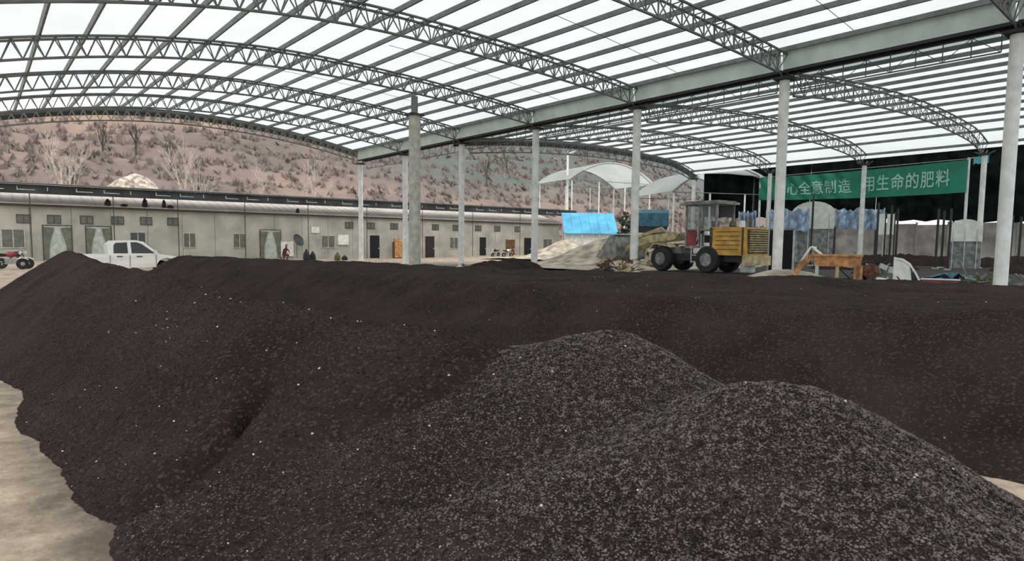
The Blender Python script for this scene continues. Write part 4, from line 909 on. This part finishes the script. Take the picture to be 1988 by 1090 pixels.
MB().prism([(-.34, 1.0), (-.1, .97), (.14, .80), (.34, .48), (.52, .1), (.46, .08), (.28, .45), (.1, .74), (-.12, .9), (-.34, .95)], 1, -.05, .12).build('rim', 'whiteplastic', t)
MB().bx(-.38, .5, -.2, .25, 0, .08).build('base', 'rust', t); MB().lathe([(.05, -.1), (.2, -.08), (.2, .08), (.05, .1)], (.2, .1, .28), 1, 12).build('pulley', 'darksteel', t)
x, y, a = polar(1822, 20.5); t = thing('red_machine', 'low red machine frame lying right of the white guard', 'machine', (x, y, 0), a)
MB().bx(-.45, .5, -.25, .25, .1, .34).build('housing', 'red', t); MB().bx(-.5, .55, -.28, .28, .34, .37).build('lid', 'palemetal', t); MB().tube((-.5, -.2, .12), (-.95, -.25, .3), .04, 6).build('handle', 'red', t)
for u in (-.35, .4): MB().lathe([(.03, -.32), (.12, -.3), (.12, .3), (.03, .32)], (u, 0, .12), 1, 12).build('roller', 'darksteel', t)
x, y, a = polar(1845, 26); t = thing('folded_cover', 'crumpled grey-green cover on the ground behind the red machine', 'cover', (x, y, 0), a); b = MB(); n = 10
b.v = [(-1.1+2.2*i/n, -.5+1.0*j/5, .06+.32*abs(math.sin(i*1.3+j*.9))*(1-abs(i/n*2-1)**2)) for i in range(n+1) for j in range(6)]; b.f = [(i*6+j, i*6+j+1, (i+1)*6+j+1, (i+1)*6+j) for i in range(n) for j in range(5)]; b.build('sheet', 'tealtarp', t)
x, y, a = polar(1512, 33.5); t = thing('black_cabinet', 'black upright cabinet behind the second gutter post', 'cabinet', (x, y, 0), a)
MB().bx(-.6, .55, -.3, .3, .05, 2.2).build('carcass', 'doordark', t); MB().bx(.55, .66, -.32, .3, 0, 2.3).build('post', 'palemetal', t); MB().bx(-.62, .66, -.33, .33, 2.2, 2.3).build('top', 'greydust', t); MB().bx(-.64, -.56, -.33, .3, 0, 2.25).build('edge', 'palemetal', t)
def scrap(px, dp, wd, hgt, n, mats, label, seed, name='scrap_pile'):
    x, y, a = polar(px, dp); t = thing(name, label, 'scrap', (x, y, 0), a); rnd = random.Random(seed)
    for m_ in mats:
        b = MB()
        for i in range(n):
            p = Vector((rnd.uniform(-wd, wd)/2, rnd.uniform(-.5, .5), rnd.uniform(0, hgt*.6))); d = Vector((rnd.uniform(-1, 1), rnd.uniform(-.5, .5), rnd.uniform(-.1, .8))).normalized()*rnd.uniform(.2, .8)
            if rnd.random() < .6: b.tube(p, p+d, rnd.uniform(.015, .035), 5)
            else: b.box(p+Vector((0, 0, .05)), (rnd.uniform(.1, .4), rnd.uniform(.05, .3), rnd.uniform(.04, .25)), Matrix.Rotation(rnd.uniform(-.6, .6), 3, 'Y'))
        props(b.build('pieces', m_, t), kind='stuff')
scrap(1690, 26, 1.5, .9, 18, ('greydust', 'darksteel', 'palemetal'), 'tangle of grey scrap bars right of the orange implement', 3)
scrap(1193, 31, 1.8, .9, 20, ('rust', 'tan', 'trim'), 'heap of rusty scrap under the loader bucket', 5)
scrap(1290, 40, 5.0, 1.6, 26, ('tan', 'greydust', 'rust'), 'dusty jumble of tan and grey scrap on the sand behind the loader arms', 21)
scrap(1215, 42, 4.0, 1.5, 22, ('tan', 'whiteplastic'), 'pale planks and scrap on the sand left of the third gutter post', 22)
scrap(1720, 21.5, 1.0, .3, 10, ('rust', 'whiteplastic'), 'low scatter of rusty scrap left of the white guard', 8)
scrap(1700, 38, 3.0, 1.1, 24, ('darksteel', 'cloth_dark'), 'dark tangle of scrap behind the post that crosses the banner', 9)
scrap(1930, 24, 3.0, .35, 14, ('olive', 'greydust'), 'low olive hoses and scrap around the nearest gutter post', 12)
# ------------------------------------------------------------------ hillside trees
for i, (px, yt, Yp, lab, m_, r_) in enumerate(((118, 240, 90, 'tall pale bare tree on the hillside at the left, with forked trunk', 'bark', .22), (140, 262, 92, 'slimmer pale bare tree right beside the forked one', 'bark', .14), (352, 262, 92, 'pale bare tree on the hillside above the gravel mound right flank', 'bark', .16),
        (372, 285, 89, 'short pale bare tree beside the one above the gravel mound', 'bark', .14), (614, 292, 88, 'single slender white-trunked tree left of the last gutter post', 'bark', .2), (198, 235, 110, 'thin dark bare tree high on the hillside left of centre', 'darkbark', .16), (262, 238, 112, 'second thin dark bare tree high on the hillside', 'darkbark', .16),
        (330, 262, 105, 'dark bare tree left of the pale one above the gravel mound', 'darkbark', .14), (510, 300, 92, 'thin tan bare tree in the middle of the hillside', 'bark', .1), (945, 300, 105, 'dark bare tree on the grey scrub slope between two gutter posts', 'darkbark', .2), (985, 290, 112, 'taller dark bare tree on the grey scrub slope', 'darkbark', .2), (1140, 298, 120, 'dark bare tree above the far white shelter', 'darkbark', .22), (1180, 310, 122, 'second dark bare tree above the far white shelter', 'darkbark', .2))):
    p = at(px, yt, Yp); z0 = float(hz(np.array(p.x), np.array(Yp)))-.3
    bare_tree(p.x, Yp, max(3, (p.z-z0)*1.05), lab, m_, .42, r_, i+3, z0)
for i, (px, Yp, s) in enumerate(((14, 90, 2.2), (40, 91, 2.6), (66, 90, 1.9), (88, 89, 1.5))):
    p = at(px, 330, Yp); z0 = float(hz(np.array(p.x), np.array(Yp))); t = thing('ochre_shrub', 'ochre dry shrub on the hill foot at the left, %s from the left edge' % NTH[i], 'shrub', (p.x, Yp, z0), group='ochre shrubs on the hill foot')
    b = MB(); rnd = random.Random(i)
    for k in range(160):
        th = rnd.random()*6.28; el = rnd.random()*1.5; d = Vector((math.cos(th)*math.cos(el), math.sin(th)*math.cos(el), math.sin(el)*.8))*s*rnd.uniform(.5, 1); e_ = d.orthogonal().normalized()*.12*s
        b.add([d*.6-e_, d*.6+e_, d*1.05], [(0, 1, 2)])
    b.build('foliage', 'shrub', t); MB().tube((0, 0, -.2), (0, 0, .8*s), .06, 5).build('stem', 'darkbark', t)
